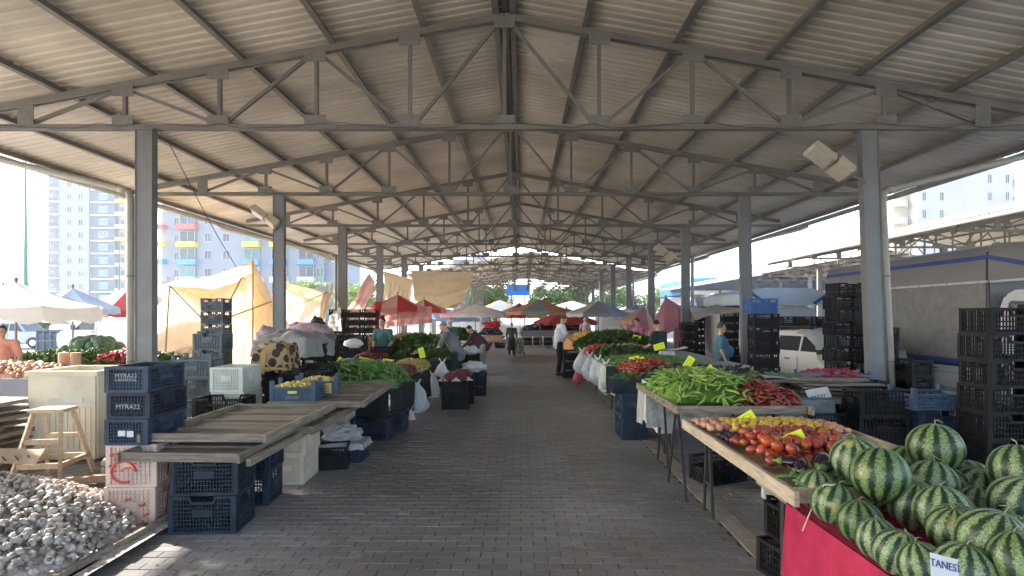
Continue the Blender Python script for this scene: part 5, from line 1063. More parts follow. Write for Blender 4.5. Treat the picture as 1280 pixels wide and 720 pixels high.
parasol(806, 25, 382, 410, 26, 'salmon tilted parasol left of the pink one', [cPe, cP], tilt=(-10, 18)); parasol(497, 23, 368, 384, 34, 'red parasol behind the woman in teal', [cR, cPk]); parasol(530, 27, 374, 386, 28, 'second red parasol further down on the left', [cR, cPk])
parasol(715, 44, 376, 388, 46, 'far pale green parasol under the trees', [cW, cloth_m('pale_green_canvas', (.5, .62, .5))]); parasol(890, 40, 366, 382, 46, 'blue white parasol beyond the third right column', [cB, cW])
def sheet(name, label, corners, m_, nu=18, nv=12, wob=.05, fr=6, sag=0, cat='tarpaulin', thick=False, fold=0):
    """corners: top-left, top-right, bottom-right, bottom-left as points"""
    a, b, c, d = [Vector(p) for p in corners]; g = MB(); n = (b-a).cross(d-a).normalized(); sd = len(label)*1.7
    def fn(u, v):
        p = (a.lerp(b, u)).lerp(d.lerp(c, u), v); w_ = wob*(mnoise.noise(Vector((u*fr, v*fr, sd)))+fold*sin(u*38+3*v)*v)
        return p+n*w_+Vector((0, 0, -sag*sin(pi*u)*(1-abs(2*v-1)*.3)))
    g.grid(nu, nv, fn); return tag(g.build(name, m_, smooth=True), label, cat)
tent_t = cloth_m('cream_tent_canvas', (.76, .63, .45), .45)
tn = thing('tent', 'large cream tarpaulin tent glowing in the sun behind the front left columns', 'tent', tuple(at(280, 400, 17.0)))
def tsheet(cs, m_, **k):
    o = sheet('canvas_sheet', 'x'*k.pop('sd', 5), cs, m_, **k); del o['label'], o['category']; o.parent = tn; o.location = -tn.location; return o
Lc, Pk, Qc = at(212, 357, 15.2), at(316, 325, 15.6), at(352, 398, 15.2)
L2_, P2_, Q2_ = at(236, 376, 18.4), at(314, 343, 18.6), at(346, 400, 18.4)
tsheet([Lc, Pk, P2_, L2_], tent_t, sd=4, wob=.06, sag=.12); tsheet([Pk, Qc, Q2_, P2_], tent_t, sd=9, wob=.06, sag=.05)
tsheet([at(214, 358, 15.25), at(262, 348, 18.2), at(262, 456, 18.2), at(140, 462, 15.2)], tent_t, sd=13, wob=.14, fr=4, fold=.15); tsheet([at(262, 348, 18.2), at(318, 340, 18.5), at(350, 458, 18.5), at(262, 456, 18.2)], tent_t, sd=17, wob=.12, fold=.15)
tsheet([at(318, 334, 18.2), at(358, 400, 18.0), at(365, 458, 17.8), at(318, 458, 18.4)], tent_t, sd=19, wob=.12)
polem = mat('ochre_pole', (.40, .27, .07), .6, .2, 6, .1)
for a, b_ in ((Lc, at(262, 408, 15.5)), (at(302, 347, 15.6), at(276, 398, 15.6)), (at(256, 408, 15.4), at(352, 372, 15.6)), (Pk, at(316, 462, 15.6)), (Lc, at(205, 470, 15.2))): MB().tube([a-tn.location, b_-tn.location], .022, 6).build('tent_pole', polem, tn)
tn2 = thing('tent', 'second bright cream tent between the second and third left columns', 'tent', tuple(at(375, 400, 20.0))); tn = tn2
tsheet([at(346, 345, 19.0), at(412, 366, 19.2), at(400, 378, 21.5), at(350, 358, 21.5)], tent_t, sd=6, wob=.08, sag=.15); tsheet([at(348, 355, 21.4), at(404, 368, 21.4), at(396, 446, 21.0), at(345, 446, 21.0)], cloth_m('white_tent_canvas', (.78, .72, .6), .55), sd=8, wob=.12, fold=.2)
tsheet([at(404, 366, 19.4), at(414, 366, 19.2), at(398, 440, 19.2), at(388, 440, 19.4)], tent_t, sd=5, wob=.1)
for a, b_ in ((at(346, 350, 19), at(346, 462, 19)), (at(410, 365, 19.2), at(366, 384, 20))): MB().tube([a-tn.location, b_-tn.location], .02, 6).build('tent_pole', polem, tn)
sheet('tarpaulin', 'dusty pink tarpaulin leaning steeply beside the third left column', [at(462, 341, 21.8), at(470, 362, 21), at(440, 412, 21), at(424, 404, 21.8)], cPk, wob=.1); sheet('tarpaulin', 'peach cloth hanging below the dusty pink tarpaulin', [at(427, 392, 21.6), at(449, 388, 21.4), at(441, 421, 21.4), at(427, 423, 21.6)], cPe, wob=.08, fold=.6)
sheet('tarpaulin', 'small bright white sheet by the third left column', [at(412, 395, 17), at(426, 383, 17), at(427, 414, 17), at(408, 414, 17)], cW, wob=.06)
sheet('tarpaulin', 'folded cream tarpaulin hanging between the fourth and fifth left columns', [at(480, 340, 29), at(516, 349, 29), at(512, 378, 29), at(480, 374, 29)], cCr, wob=.22, fr=3, fold=.35, nu=40); 
g = MB(); A, B = at(514, 338, 30), at(592, 341, 30.2)
def fn(u, v):
    rt_ = at(592-20*v**1.5*1.0, 341+44*v, 30.2); lt_ = at(514+4*v, 338+38*v, 30); p = lt_.lerp(rt_, u); q = u*u*v
    return p+Vector((0, -.16*sin((u*.6+v)*26)*q-.08*sin(v*17+u*4), -.18*sin(pi*u)*v))
g.grid(48, 30, fn); tag(g.build('tarpaulin', cCr, smooth=True), 'big cream tarpaulin with gathered folds drooping to a point at its right', 'tarpaulin')
sheet('tarpaulin', 'red cloth wall hanging behind the seated woman', [at(458, 384, 23.5), at(540, 383, 24), at(540, 404, 24), at(458, 410, 23.5)], cPk, wob=.2, fold=.4, nu=30); sheet('tarpaulin', 'red cloth strip tied to the fourth left column', [at(468, 378, 20.5), at(478, 376, 20.5), at(474, 408, 20.5), at(470, 410, 20.5)], cR, wob=.06)
sheet('tarpaulin', 'white sheets stretched between the far right columns', [at(752, 386, 30), at(800, 388, 30), at(800, 425, 30), at(752, 424, 30)], cW, wob=.1, fold=.3); sheet('tarpaulin', 'pale pink sheet hanging by the tilted pink parasol', [at(842, 385, 21), at(860, 388, 21), at(858, 440, 21), at(842, 440, 21)], cP, wob=.1, fold=.5)
sheet('tarpaulin', 'grey white awning over the dark crates behind the man in blue', [at(862, 386, 19), at(925, 378, 21), at(925, 388, 17), at(868, 398, 17)], cW, wob=.1); sheet('tarpaulin', 'cream awning right of the aisle, in front of the blue-roofed shed', [at(868, 372, 26), at(930, 363, 26), at(930, 384, 23), at(872, 384, 23)], cloth_m('dull_cream_canvas', (.5, .46, .38), .3), wob=.1)
sheet('tarpaulin', 'lilac grey sheet by the white van at left', [at(390, 362, 24), at(416, 352, 24), at(416, 384, 24), at(392, 384, 24)], cG, wob=.1)

# ================================================================== VEHICLES
import bmesh
def bevel_me(me, off=.03, seg=2, ang=30):
    bm = bmesh.new(); bm.from_mesh(me); bmesh.ops.recalc_face_normals(bm, faces=bm.faces)
    ed = [e for e in bm.edges if len(e.link_faces) == 2 and e.calc_face_angle(0) > radians(ang)]
    bmesh.ops.bevel(bm, geom=ed, offset=off, segments=seg, affect='EDGES', clamp_overlap=True); bm.to_mesh(me); bm.free()
    me.polygons.foreach_set('use_smooth', [True]*len(me.polygons)); me.set_sharp_from_angle(angle=radians(35)) if hasattr(me, 'set_sharp_from_angle') else None; return me
def loft(prof, hw, taper=0, z0=0, z1=1):
    """side profile (x,z) extruded across, the width narrowing above z0"""
    m = MB(); n = len(prof); W = lambda z: hw-taper*max(0, (z-z0)/(z1-z0))
    m.add([(x, -W(z), z) for x, z in prof]+[(x, W(z), z) for x, z in prof], [tuple(range(n)), tuple(range(2*n-1, n-1, -1))]+[(i, i+n, (i+1) % n+n, (i+1) % n) for i in range(n)]); return m
def wheel(par, x, y, r, w_=.2):
    t = link('wheel', None, par, (x, y, r)); t = MB().tube([(0, -w_/2, 0), (0, -w_/2+.03, 0), (0, w_/2-.03, 0), (0, w_/2, 0)], [r*.9, r, r, r*.9], 20).build('wheel', tyre_m, par, (x, y, r)); s = -1 if y < 0 else 1
    rim = MB().tube([(0, s*(w_/2+.002), 0), (0, s*(w_/2+.015), 0)], [r*.62, r*.55], 16); rim.build('rim', chrome, t); return t
def arch(x, r, n=7): return [(x+r*cos(a), .06+r*sin(a)+.2) for a in [pi*i/(n-1) for i in range(n)]]
def paint(name, col): return mat(name, col, .28, .04, 2, 0, spec=.6)
def car(name, label, loc, rz, L, H, pm, hatch=False, w_=.80):
    t = thing(name, label, 'car', loc, rz); h0 = .22; hb = .86
    low = [(L/2, h0+.05)]+[(p[0], p[1]) for p in arch(L/2-.75, .33)]+[(p[0], p[1]) for p in arch(-L/2+.75, .33)]+[(-L/2, h0+.08), (-L/2-.02, .62), (-L/2+.05, hb+.02), (-L/2+.5, hb+.05), (.55, hb+.06), (1.1, hb), (L/2-.12, hb-.12), (L/2, .6)]
    b_ = loft(low, w_, .05, .5, .95).mesh('body', pm); link('body', bevel_me(b_, .03), t)
    cab = [(.95, hb+.02), (.45, H-.04), (.2, H), (-1.15, H), (-1.35, H-.05), (-L/2+(.12 if hatch else .45), hb+.03)]
    b_ = loft(cab, w_-.05, .15, hb, H).mesh('cabin', pm); link('cabin', bevel_me(b_, .03), t)
    def yy(z): return w_-.05-.15*(z-hb)/(H-hb)+.006
    z0, z1 = hb+.07, H-.12
    for s in (-1, 1):
        for (xa, xb, xc, xd) in ((.78, .12, .12, .48), (.06, -.62, -.62, .06), (-.68, -1.32 if not hatch else -1.5, -1.2, -.68)):
            m = MB(); m.add([(xa, s*yy(z0), z0), (xb, s*yy(z0), z0), (xc, s*yy(z1), z1), (xd, s*yy(z1), z1)], [(0, 1, 2, 3) if s > 0 else (3, 2, 1, 0)]); m.build('side_window', glass_d, t)
        for x in (.02, -.68): MB().box((x-.25, s*(w_+.002), .74), (.14, .02, .03)).build('door_handle', dark_leg, t); MB().box((x+.06, s*(w_-.004), .60), (.008, .01, .42)).build('door_seam', dark_leg, t)
        MB().box((.80, s*(w_+.07), .95), (.06, .12, .10)).build('mirror', dark_leg, t)
        MB().box((L/2+.005, s*(w_-.18), .62), (.03, .24, .13)).build('headlight', glass_d if False else chrome, t); MB().box((-L/2-.02, s*(w_-.15), .68), (.03, .2, .16)).build('tail_light', mat('tail_red', (.5, .02, .02), .3, .1, 4, 0), t)
        for x in (L/2-.75, -L/2+.75): wheel(t, x, s*(w_-.10), .29, .18)
    def pane(xa, za, xb, zb, nm): m = MB(); m.add([(xa, -yy(za)+.1, za), (xa, yy(za)-.1, za), (xb, yy(zb)-.1, zb), (xb, -yy(zb)+.1, zb)], [(0, 1, 2, 3)]); m.build(nm, glass_d, t)
    f = lambda z: .95+(.45-.95)*(z-hb-.02)/(H-.06-hb); pane(f(z0)+.018, z0, f(z1)+.018, z1, 'windscreen')
    xr = -L/2+(.12 if hatch else .45); f2 = lambda z: xr+(-1.35-xr)*(z-hb-.03)/(H-.08-hb); pane(f2(z0)-.018, z0, f2(z1)-.018, z1, 'rear_window')
    MB().box((L/2+.03, 0, .42), (.08, 2*w_-.06, .14)).box((-L/2-.03, 0, .45), (.08, 2*w_-.06, .14)).build('bumper', dark_leg, t)
    return t
wht = paint('white_car_paint', (.68, .70, .72)); car1 = car('parked_car', 'old white hatchback parked behind the right stalls with a tarp on its bonnet', (7.25, 13.6, 0), radians(-72), 3.5, 1.40, wht, True, .76)
rk = thing('roof_rack', 'dark roof rack on the white hatchback', 'roof rack', (7.15, 13.9, 1.40), radians(18))
for s in (-.35, 0, .35): MB().bar((-.6, s, .07), (.6, s, .07), .025, .02).build('rack_bar', dark_leg, rk)
for s in (-.58, .58):
    MB().bar((s, -.6, .10), (s, .6, .10), .02, .02).build('side_rail', dark_leg, rk)
    for y in (-.3, .3): MB().box((s, y, .045), (.03, .03, .09)).build('rack_foot', dark_leg, rk)
crate('blackt', 7.2, 13.75, 1.515, .3, 'black open crate riding on the roof rack of the white hatchback'); crate('blackt', 6.78, 14.2, 1.515, .1, 'smaller looking black crate at the left of the roof rack')
g = MB(); g.T = Matrix.Translation((7.25, 13.6, 0)) @ Matrix.Rotation(radians(-72), 4, 'Z')
g.grid(26, 26, lambda u, v: (1.62-1.5*v, (2*u-1)*.84, (.98+.03*v if v < .45 else .99+.42*min(1, (v-.45)/.38))+.05*mnoise.noise(Vector((u*6, v*7, 2)))+.035-(.38*(abs(2*u-1)-.86)/.14 if abs(2*u-1) > .86 else 0)*(1 if v < .6 else .3)))
tag(g.build('tarpaulin', mat('grey_white_tarp', (.48, .47, .45), .7, .12, 4, .3), smooth=True), 'crumpled grey tarp over the bonnet and windscreen of the white hatchback', 'tarpaulin')
car('parked_car', 'silver estate car parked on the sunlit street at far left', (-27.3, 30.4, 0), radians(4), 4.2, 1.42, paint('silver_car_paint', (.42, .44, .45)), True)
def van(label, loc, rz, L=4.9, H=2.0, pm=None, name='delivery_van'):
    t = thing(name, label, 'van', loc, rz)
    low = [(L/2, .3)]+[(p[0], p[1]) for p in arch(L/2-.85, .36)]+[(p[0], p[1]) for p in arch(-L/2+.85, .36)]+[(-L/2, .32), (-L/2, H-.1), (-L/2+.15, H), (L/2-1.6, H), (L/2-1.35, H-.06), (L/2-.72, 1.18), (L/2-.1, .98), (L/2+.02, .7)]
    link('body', bevel_me(loft(low, .9, .12, 1.0, H).mesh('body', pm or wht), .04), t)
    for s in (-1, 1):
        m = MB(); yv = lambda z: .9-.12*(z-1)/(H-1)+.008; m.add([(L/2-.85, s*yv(1.08), 1.08), (L/2-1.75, s*yv(1.08), 1.08), (L/2-1.75, s*yv(1.68), 1.68), (L/2-1.32, s*yv(1.68), 1.68)], [(0, 1, 2, 3)]); m.build('side_window', glass_d, t)
        MB().box((L/2-1.85, s*.897, 1.0), (.01, .02, 1.3)).build('door_seam', dark_leg, t); MB().box((L/2-1.7, s*.915, .98), (.16, .03, .04)).build('door_handle', dark_leg, t); MB().box((L/2-.85, s*1.0, 1.2), (.1, .16, .22)).build('mirror', dark_leg, t)
        for x in (L/2-.85, -L/2+.85): wheel(t, x, s*.8, .33)
        MB().box((L/2-.0, s*.68, .82), (.1, .26, .16)).build('headlight', chrome, t)
    m = MB(); m.add([(L/2-.70, -.74, 1.2), (L/2-.70, .74, 1.2), (L/2-1.33, .68, H-.1), (L/2-1.33, -.68, H-.1)], [(0, 1, 2, 3)]); m.build('windscreen', glass_d, t); MB().box((L/2+.03, 0, .45), (.1, 1.7, .2)).build('bumper', dark_leg, t)
    return t
van('white panel van facing left on the street behind the parasols', (-19.2, 27, 0), radians(180)); van('white van parked beyond the far left stalls in the hall end', (-3.2, 40.5, 0), radians(-15)); van('second white van behind the pale parasols right of the aisle end', (5.6, 41.5, 0), radians(100))
van('white van far off behind the clothes heap at left', (-34, 44, 0), radians(175))
bxm = mat('dark_grey_box', (.10, .12, .15), .6, .2, 3, .1); bx1 = thing('metal_cage', 'low grey metal cage beside the white van at left', 'cage', tuple(gr(73, 440)))
for i in range(6): MB().box((-.85+.34*i, 0, .55), (.05, .5, 1.0)).build('upright', bxm, bx1)
for z in (.1, .55, 1.05): MB().box((0, -.26, z), (1.8, .02, .07)).build('rail', bxm, bx1)
MB().box((0, 0, .5), (1.7, .4, .8)).build('crate_load', blueg, bx1)
# big canvas truck at right
cvg = mat('truck_canvas', (.235, .235, .25), .55, .08, 1.5, .12); cvw = mat('truck_window_film', (.21, .21, .22), .25, .10, 5, .6, hue=(.26, .26, .27)); bluS = mat('blue_stripe', (.035, .075, .30), .5, .1, 3, .05); truckw = mat('truck_white', (.60, .63, .66), .4, .08, 2, .05)
TK = thing('canvas_truck', 'flatbed truck with grey canvas box and blue stripes at right', 'truck', (10.5, 13.6, 0)); x0 = -1.18; yb, yf = 3.4, -2.45
def quad(pts, nm, m_, par=TK, th=.012):
    m = MB(); a, b_, c, d = [Vector(p) for p in pts]; n_ = (b_-a).cross(d-a).normalized()*th; m.add([a, b_, c, d, a+n_, b_+n_, c+n_, d+n_], [(0, 1, 2, 3), (7, 6, 5, 4), (0, 4, 5, 1), (1, 5, 6, 2), (2, 6, 7, 3), (3, 7, 4, 0)]); return m.build(nm, m_, par)
mm = MB(); mm.grid(30, 10, lambda u, v: (x0+.02*mnoise.noise(Vector((u*7, v*3, 1)))*sin(pi*v), yf+(yb-yf)*u, .78+1.66*v)); mm.build('canvas_side', cvw, TK, smooth=True)
mm = MB(); mm.grid(24, 4, lambda u, v: (x0-.012, yf+(yb-yf)*u, 2.47+.52*v)); mm.grid(24, 5, lambda u, v: (x0-.012+.22*v**1.5, yf+(yb-yf)*u, 2.99+.22*sin(v*pi/2))); mm.grid(24, 8, lambda u, v: (x0+.2+1.95*v, yf+(yb-yf)*u, 3.21+.06*sin(pi*v))); mm.build('canvas_top', cvg, TK, smooth=True)
MB().box((x0-.03, (yb+yf)/2, 2.455), (.03, yb-yf, .045)).build('white_rail', truckw, TK)
for i in range(14): MB().box((x0-.048, yf+.2+i*.42, 2.455), (.008, .02, .02)).build('eyelet', dark_leg, TK)
quad([(x0-.02, yb, 2.90), (x0-.02, yf, 2.90), (x0-.02, yf, 2.99), (x0-.02, yb, 2.99)], 'upper_stripe', bluS); quad([(x0-.02, yb, .74), (x0-.02, yf, .74), (x0-.02, yf, .86), (x0-.02, yb, .86)], 'lower_stripe', bluS)
for i in range(3): MB().box((x0-.03, (yb+yf)/2, .62-.155*i), (.03, yb-yf, .145)).build('side_board', truckw, TK)
for y in (-2.0, -1.1, -.1, .9, 1.9): MB().tube([(x0-.05, y-.04, .60), (x0-.09, y, .63), (x0-.09, y+.05, .56), (x0-.06, y+.03, .50)], .012, 6).build('hook', dark_leg, TK)
MB().tube([(x0-.03, yf+.02, .8), (x0-.03, yf+.02, 2.45), (x0-.02, yf+.02, 3.02), (x0+.22, yf+.02, 3.24)], .014, 6).build('seam_cord', dark_leg, TK)
# over-cab canvas nose
mm = MB(); mm.grid(10, 6, lambda u, v: (x0-.012+.10*u+.25*max(0, v-.7), yf-1.5*u, (2.47+.75*v)-.12*u*v)); mm.build('canvas_nose', cvg, TK, smooth=True)
quad([(x0-.022, yf-.0, 2.90), (x0+.08, yf-1.5, 2.52), (x0+.08, yf-1.5, 2.61), (x0-.022, yf-.0, 2.99)], 'nose_stripe', bluS); MB().box((x0+.02, yf-.75, 2.455), (.03, 1.5, .045)).build('white_rail', truckw, TK)
mm = MB(); mm.grid(6, 8, lambda u, v: (x0+.1+2.1*v, yf-1.5*u, 3.20-.12*u+.05*sin(pi*v))); mm.grid(8, 6, lambda u, v: (x0+.1+2.1*u, yf-1.5, 2.47+.65*v)); mm.build('nose_cover', cvg, TK, smooth=True)
MB().box((.0, (yb+yf)/2, .5), (2.2, yb-yf, .12)).build('bed', dark_leg, TK); MB().box((1.15, (yb+yf)/2, 1.9), (.02, yb-yf, 2.6)).build('far_canvas_side', cvg, TK); MB().box((0, yb, 1.9), (2.3, .02, 2.6)).build('rear_canvas', cvg, TK); MB().box((0, yf+.03, 1.7), (2.28, .02, 2.0)).build('front_canvas', cvg, TK)
cabp = [(yf-.12, .45), (yf-.12, 1.95), (yf-.22, 2.17), (yf-.45, 2.27), (yf-1.5, 2.27), (yf-1.75, 2.15), (yf-2.15, 1.25), (yf-2.2, .45)]
m = MB(); m.prism(cabp, x0+.07, x0+2.1, 'x'); link('cab', bevel_me(m.mesh('cab', paint('truck_cab_white', (.66, .67, .68))), .06, 3), TK)
m = MB(); m.prism([(yf-.55, 1.15), (yf-.55, 1.86), (yf-.60, 1.92), (yf-1.55, 1.92), (yf-1.86, 1.15)], x0+.055, x0+.08, 'x'); m.build('side_window', glass_d, TK)
m = MB(); m.prism([(yf-.38, 1.86), (yf-.40, 2.02), (yf-.46, 2.06), (yf-1.7, 2.0), (yf-1.78, 1.86)], x0+.045, x0+.09, 'x'); vis_ = m.build('window_band', bxm, TK)
tt = text('year_lettering', '2016', .15, white_txt, vis_, (x0+.042, yf-.62, 1.935), (radians(90), 0, radians(-90)), .002)
for y in (-3.7, 1.9): wheel(TK, x0+.2, y, .40, .26); wheel(TK, x0+2.05, y, .40, .26)
for o in TK.children:
    if o.name.startswith('wheel'): o.rotation_euler = (0, 0, radians(90))
# pale blue-white truck facing us
LB = mat('pale_blue_canopy', (.46, .58, .72), .6, .08, 2, .1); T2 = thing('box_truck', 'white truck facing the stalls, pale blue canopy with blue stripes over its windscreen', 'truck', (8.25, 17.4, 0))
m = MB(); m.prism([(-1.0, .5), (1.0, .5), (1.02, 1.2), (.92, 1.95), (.8, 2.03), (-.8, 2.03), (-.92, 1.95), (-1.02, 1.2)], -.0, 1.7); link('cab', bevel_me(m.mesh('cab', paint('bluish_white_paint', (.50, .58, .68))), .05, 3), T2)
m = MB(); m.add([(-.86, -.02, 1.22), (.86, -.02, 1.22), (.80, .02, 1.86), (-.80, .02, 1.86)], [(0, 1, 2, 3)]); m.build('windscreen', glass_d, T2)
for s in (-1, 1): MB().box((s*1.12, .1, 1.5), (.12, .08, .34)).build('mirror', dark_leg, T2); MB().box((s*.75, -.02, .78), (.28, .05, .16)).build('headlight', chrome, T2); 
m = MB(); m.prism([(-1.22, 2.10), (1.22, 2.10), (1.2, 2.42), (.7, 2.60), (-.7, 2.62), (-1.2, 2.45)], -.25, 4.2); link('canopy', bevel_me(m.mesh('canopy', LB), .04, 2), T2)
m = MB().box((0, -.27, 2.095), (2.5, .06, .04)); m.build('canopy_edge', truckw, T2)
for s in (-1, 1): MB().bar((s*1.18, -.262, 2.44), (s*.72, -.262, 2.13), .012, .09, (0, 0, 1)).build('blue_stripe', blueb, T2)
MB().box((0, 2.8, 1.2), (2.3, 2.9, 1.7)).build('cargo_box', truckw, T2); MB().box((0, -.05, .52), (2.0, .12, .22)).build('bumper', dark_leg, T2)
for s in (-1, 1):
    w1 = wheel(T2, s*.9, .8, .38); w1.rotation_euler = (0, 0, radians(90))

# ================================================================== PEOPLE
def remesh(mb, name, m_, vox, it=4, parent=None):
    me = mb.mesh(name+'_raw', m_); o = bpy.data.objects.new('tmp', me); C.objects.link(o); md = o.modifiers.new('r', 'REMESH'); md.mode = 'VOXEL'; md.voxel_size = vox; md.use_smooth_shade = True
    sm = o.modifiers.new('s', 'SMOOTH'); sm.iterations = it; sm.factor = .5; dg = bpy.context.evaluated_depsgraph_get(); r = bpy.data.meshes.new_from_object(o.evaluated_get(dg)); r.name = name
    bpy.data.objects.remove(o); bpy.data.meshes.remove(me); r.materials.clear(); r.materials.append(m_); return link(name, r, parent)
def person(label, x, y, yaw, h=1.7, lean=5, hands=((-.3, .3, 1.0), (.3, .3, 1.0)), shirt=None, pants=None, hair=None, head_p=15, feet=((-.11, .05), (.11, -.06)), scarf=None, skirt=False, sleeve=.75, vox=.010, z=0, belly=.0, long_sleeve=False, hip_back=0, bun=False, cap_=None, bald=False, group=None):
    t = thing('person', label, 'person', (x, y, z), radians(yaw)); k = h/1.75; V = lambda *a: Vector(a)*k
    ln = radians(lean); d = Vector((0, sin(ln), cos(ln))); pel = V(0, -hip_back, .93); che = pel+d*.33*k; nk = pel+d*.52*k; sh = [nk-d*.055*k+V(s*.185, 0, 0) for s in (-1, 1)]
    ft = [V(f[0], f[1]-hip_back*.3, .06) for f in feet]; hips = [pel+V(s*.09, 0, -.03) for s in (-1, 1)]; kn = [(hips[i]+ft[i])/2+V(0, .05, .02) for i in range(2)]
    hd = []; el = []
    for i, s in enumerate((-1, 1)):
        T_ = Vector(hands[i])*k; v = T_-sh[i]; L = min(v.length, .54*k); T_ = sh[i]+v.normalized()*L; mid = (sh[i]+T_)/2; perp = math.sqrt(max(0, (.28*k)**2-(L/2)**2)); dn = Vector((s*.35, -.25, -1)); dn = (dn-v.normalized()*dn.dot(v.normalized())).normalized(); el.append(mid+dn*perp); hd.append(T_)
    hp = radians(lean*.5+head_p); hdv = Vector((0, sin(hp), cos(hp))); hc = nk+Vector((0, sin(ln)*.03, .03))*k+hdv*.155*k; rot = Matrix.Rotation(-hp*.9, 3, 'X')
    B = MB()
    B.ell(hc, (.073*k, .092*k, .112*k), rot, 16, 12); B.ell(hc+rot @ V(0, .035, -.055), (.05*k, .055*k, .055*k), rot); B.ell(hc+rot @ V(0, .098, -.012), (.013*k, .02*k, .024*k), rot, 8, 6)
    for s in (-1, 1): B.ell(hc+rot @ V(s*.075, -.005, -.01), (.012*k, .022*k, .032*k), rot, 8, 6)
    B.cap(nk-d*.05*k, hc+rot @ V(0, -.01, -.06), .055*k, .048*k); B.cap(pel, che, .125*k, .14*k, 14); B.cap(sh[0], sh[1], .06*k, .06*k); B.cap(che, nk-d*.06*k, .13*k, .07*k)
    for i, s in enumerate((-1, 1)):
        B.cap(sh[i], el[i], .050*k, .038*k); B.cap(el[i], hd[i], .037*k, .026*k); f = (hd[i]-el[i]).normalized(); sd = f.cross(Vector((0, 0, 1))); sd = sd.normalized() if sd.length > .1 else Vector((1, 0, 0)); up = sd.cross(f)
        B.cap(hd[i]+f*.01*k, hd[i]+f*.075*k, .030*k, .034*k, 8)
        for q in range(4):
            o0 = hd[i]+f*.085*k+sd*(-.030+.020*q)*k; ln_ = (.05, .062, .058, .045)[q]*k; m1 = o0+f*ln_*.6-up*.006*k; B.cap(o0, m1, .0095*k, .009*k, 6); B.cap(m1, m1+(f*.7-up*.6).normalized()*ln_*.6, .009*k, .0075*k, 6)
        tb = hd[i]+f*.02*k-sd*s*-.03*k; B.cap(tb, tb+(f*.7+sd*s*.7).normalized()*.055*k, .011*k, .009*k, 6)
        B.cap(hips[i], kn[i], .082*k, .055*k); B.cap(kn[i], ft[i]+V(0, -.02, .02), .052*k, .034*k); B.cap(ft[i]+V(0, -.03, -.02), ft[i]+V(0, .12, -.035), .036*k, .028*k, 8)
    body = remesh(B, 'body', skin_m, vox, 3, t)
    e = .016*k; Sx = MB(); Sx.cap(pel-d*.06*k, che, .135*k+e, .145*k+e, 16); Sx.cap(sh[0], sh[1], .064*k+e, .064*k+e, 12); Sx.cap(che, nk-d*.075*k, .135*k+e, .075*k+e, 14)
    if belly: Sx.ell(pel+d*.17*k+Vector((0, .06*k, 0)), ((.16+belly*.3)*k, (.13+belly)*k, .17*k), None, 16, 12)
    for i in range(2):
        Sx.cap(sh[i], sh[i].lerp(el[i], 1 if long_sleeve else sleeve), .062*k+e*.6, .052*k+e*.7, 12)
        if long_sleeve: Sx.cap(el[i], el[i].lerp(hd[i], .9), .045*k+e*.6, .034*k+e*.5, 12)
    remesh(Sx, 'shirt', shirt, vox*1.2, 2, t)
    Px = MB(); Px.cap(pel-d*.03*k, pel+d*.05*k, .135*k+e*.6, .13*k+e*.5, 16)
    if skirt: Px.tube([pel, pel+V(0, 0, -.3), V(0, -hip_back*.5, .30)], [.16*k, .20*k, .25*k], 18)
    for i in range(2):
        Px.cap(hips[i], kn[i], .092*k+e*.6, .066*k+e, 12); Px.cap(kn[i], kn[i].lerp(ft[i]+V(0, 0, .03), .92), .062*k+e, .050*k+e, 12)
    remesh(Px, 'skirt' if skirt else 'trousers', pants, vox*1.3, 2, t)
    for i in range(2): Sh = MB(); Sh.cap(ft[i]+V(0, -.035, -.018), ft[i]+V(0, .13, -.03), .045*k, .034*k, 10); Sh.build('shoe', dark_leg, t, smooth=True)
    hm = hair or hair_m; Hh = MB()
    if scarf:
        Hh.ell(hc+rot @ V(0, -.012, .012), (.094*k, .104*k, .125*k), rot, 18, 12, lambda dd, th, ph: .70 if (dd.y > .45 and dd.z < .55) else 1); Hh.cap(hc+rot @ V(0, -.03, -.07), nk-d*.02*k, .075*k, .12*k, 14); Hh.build('headscarf', scarf, t, smooth=True)
    else:
        Hh.ell(hc+rot @ V(0, -.016, .018), (.081*k, .094*k, .108*k), rot, 18, 12, lambda dd, th, ph: (.80 if ((dd.y > .35 and dd.z < .45) or dd.z < -.45) else 1)*(.93 if bald and dd.z > .55 else 1))
        if bun: Hh.ell(hc+rot @ V(0, -.04, .125), (.05*k, .05*k, .04*k), rot)
        Hh.build('hair', hm, t, smooth=True)
    if cap_: MB().ell(hc+rot @ V(0, -.0, .05), (.086*k, .10*k, .075*k), rot, 18, 8, lambda dd, th, ph: 1 if dd.z > -.1 else .9).build('cap', cap_, t, smooth=True)
    Fc = MB()
    for s in (-1, 1): Fc.ell(hc+rot @ V(s*.03, .087, .012), (.012*k, .008*k, .006*k), rot, 8, 5); Fc.ell(hc+rot @ V(s*.03, .089, .034), (.018*k, .006*k, .004*k), rot, 8, 5)
    Fc.build('eyes_and_brows', hair_m, body, smooth=True); MB().ell(hc+rot @ V(0, .088, -.055), (.022*k, .008*k, .005*k), rot, 8, 5).build('mouth', mat('lips', (.4, .14, .12), .5, .1, 9, 0), body, smooth=True)
    return t
def cl(name, col, v=.12): return mat(name, col, .9, v, 10, .15)
bkp = cl('black_trousers', (.015, .015, .018)); 
person('man in a white short-sleeved shirt and black trousers at the herb table', 1.13, 16.7, -75, 1.80, 8, ((.35, .42, 1.05), (.30, .35, .95)), cl('white_shirt', (.66, .68, .74), .05), bkp, mat('short_dark_grey_hair', (.09, .08, .07), .8, .3, 40, .2), 30, belly=.02, vox=.010)
person('stooped woman in dark green top and black skirt walking away down the aisle', -.40, 24.3, 0, 1.5, 24, ((-.25, .35, .85), (.25, .35, .85)), cl('dark_green_top', (.035, .07, .05)), bkp, hair_m, 25, skirt=True, long_sleeve=True, vox=.013)
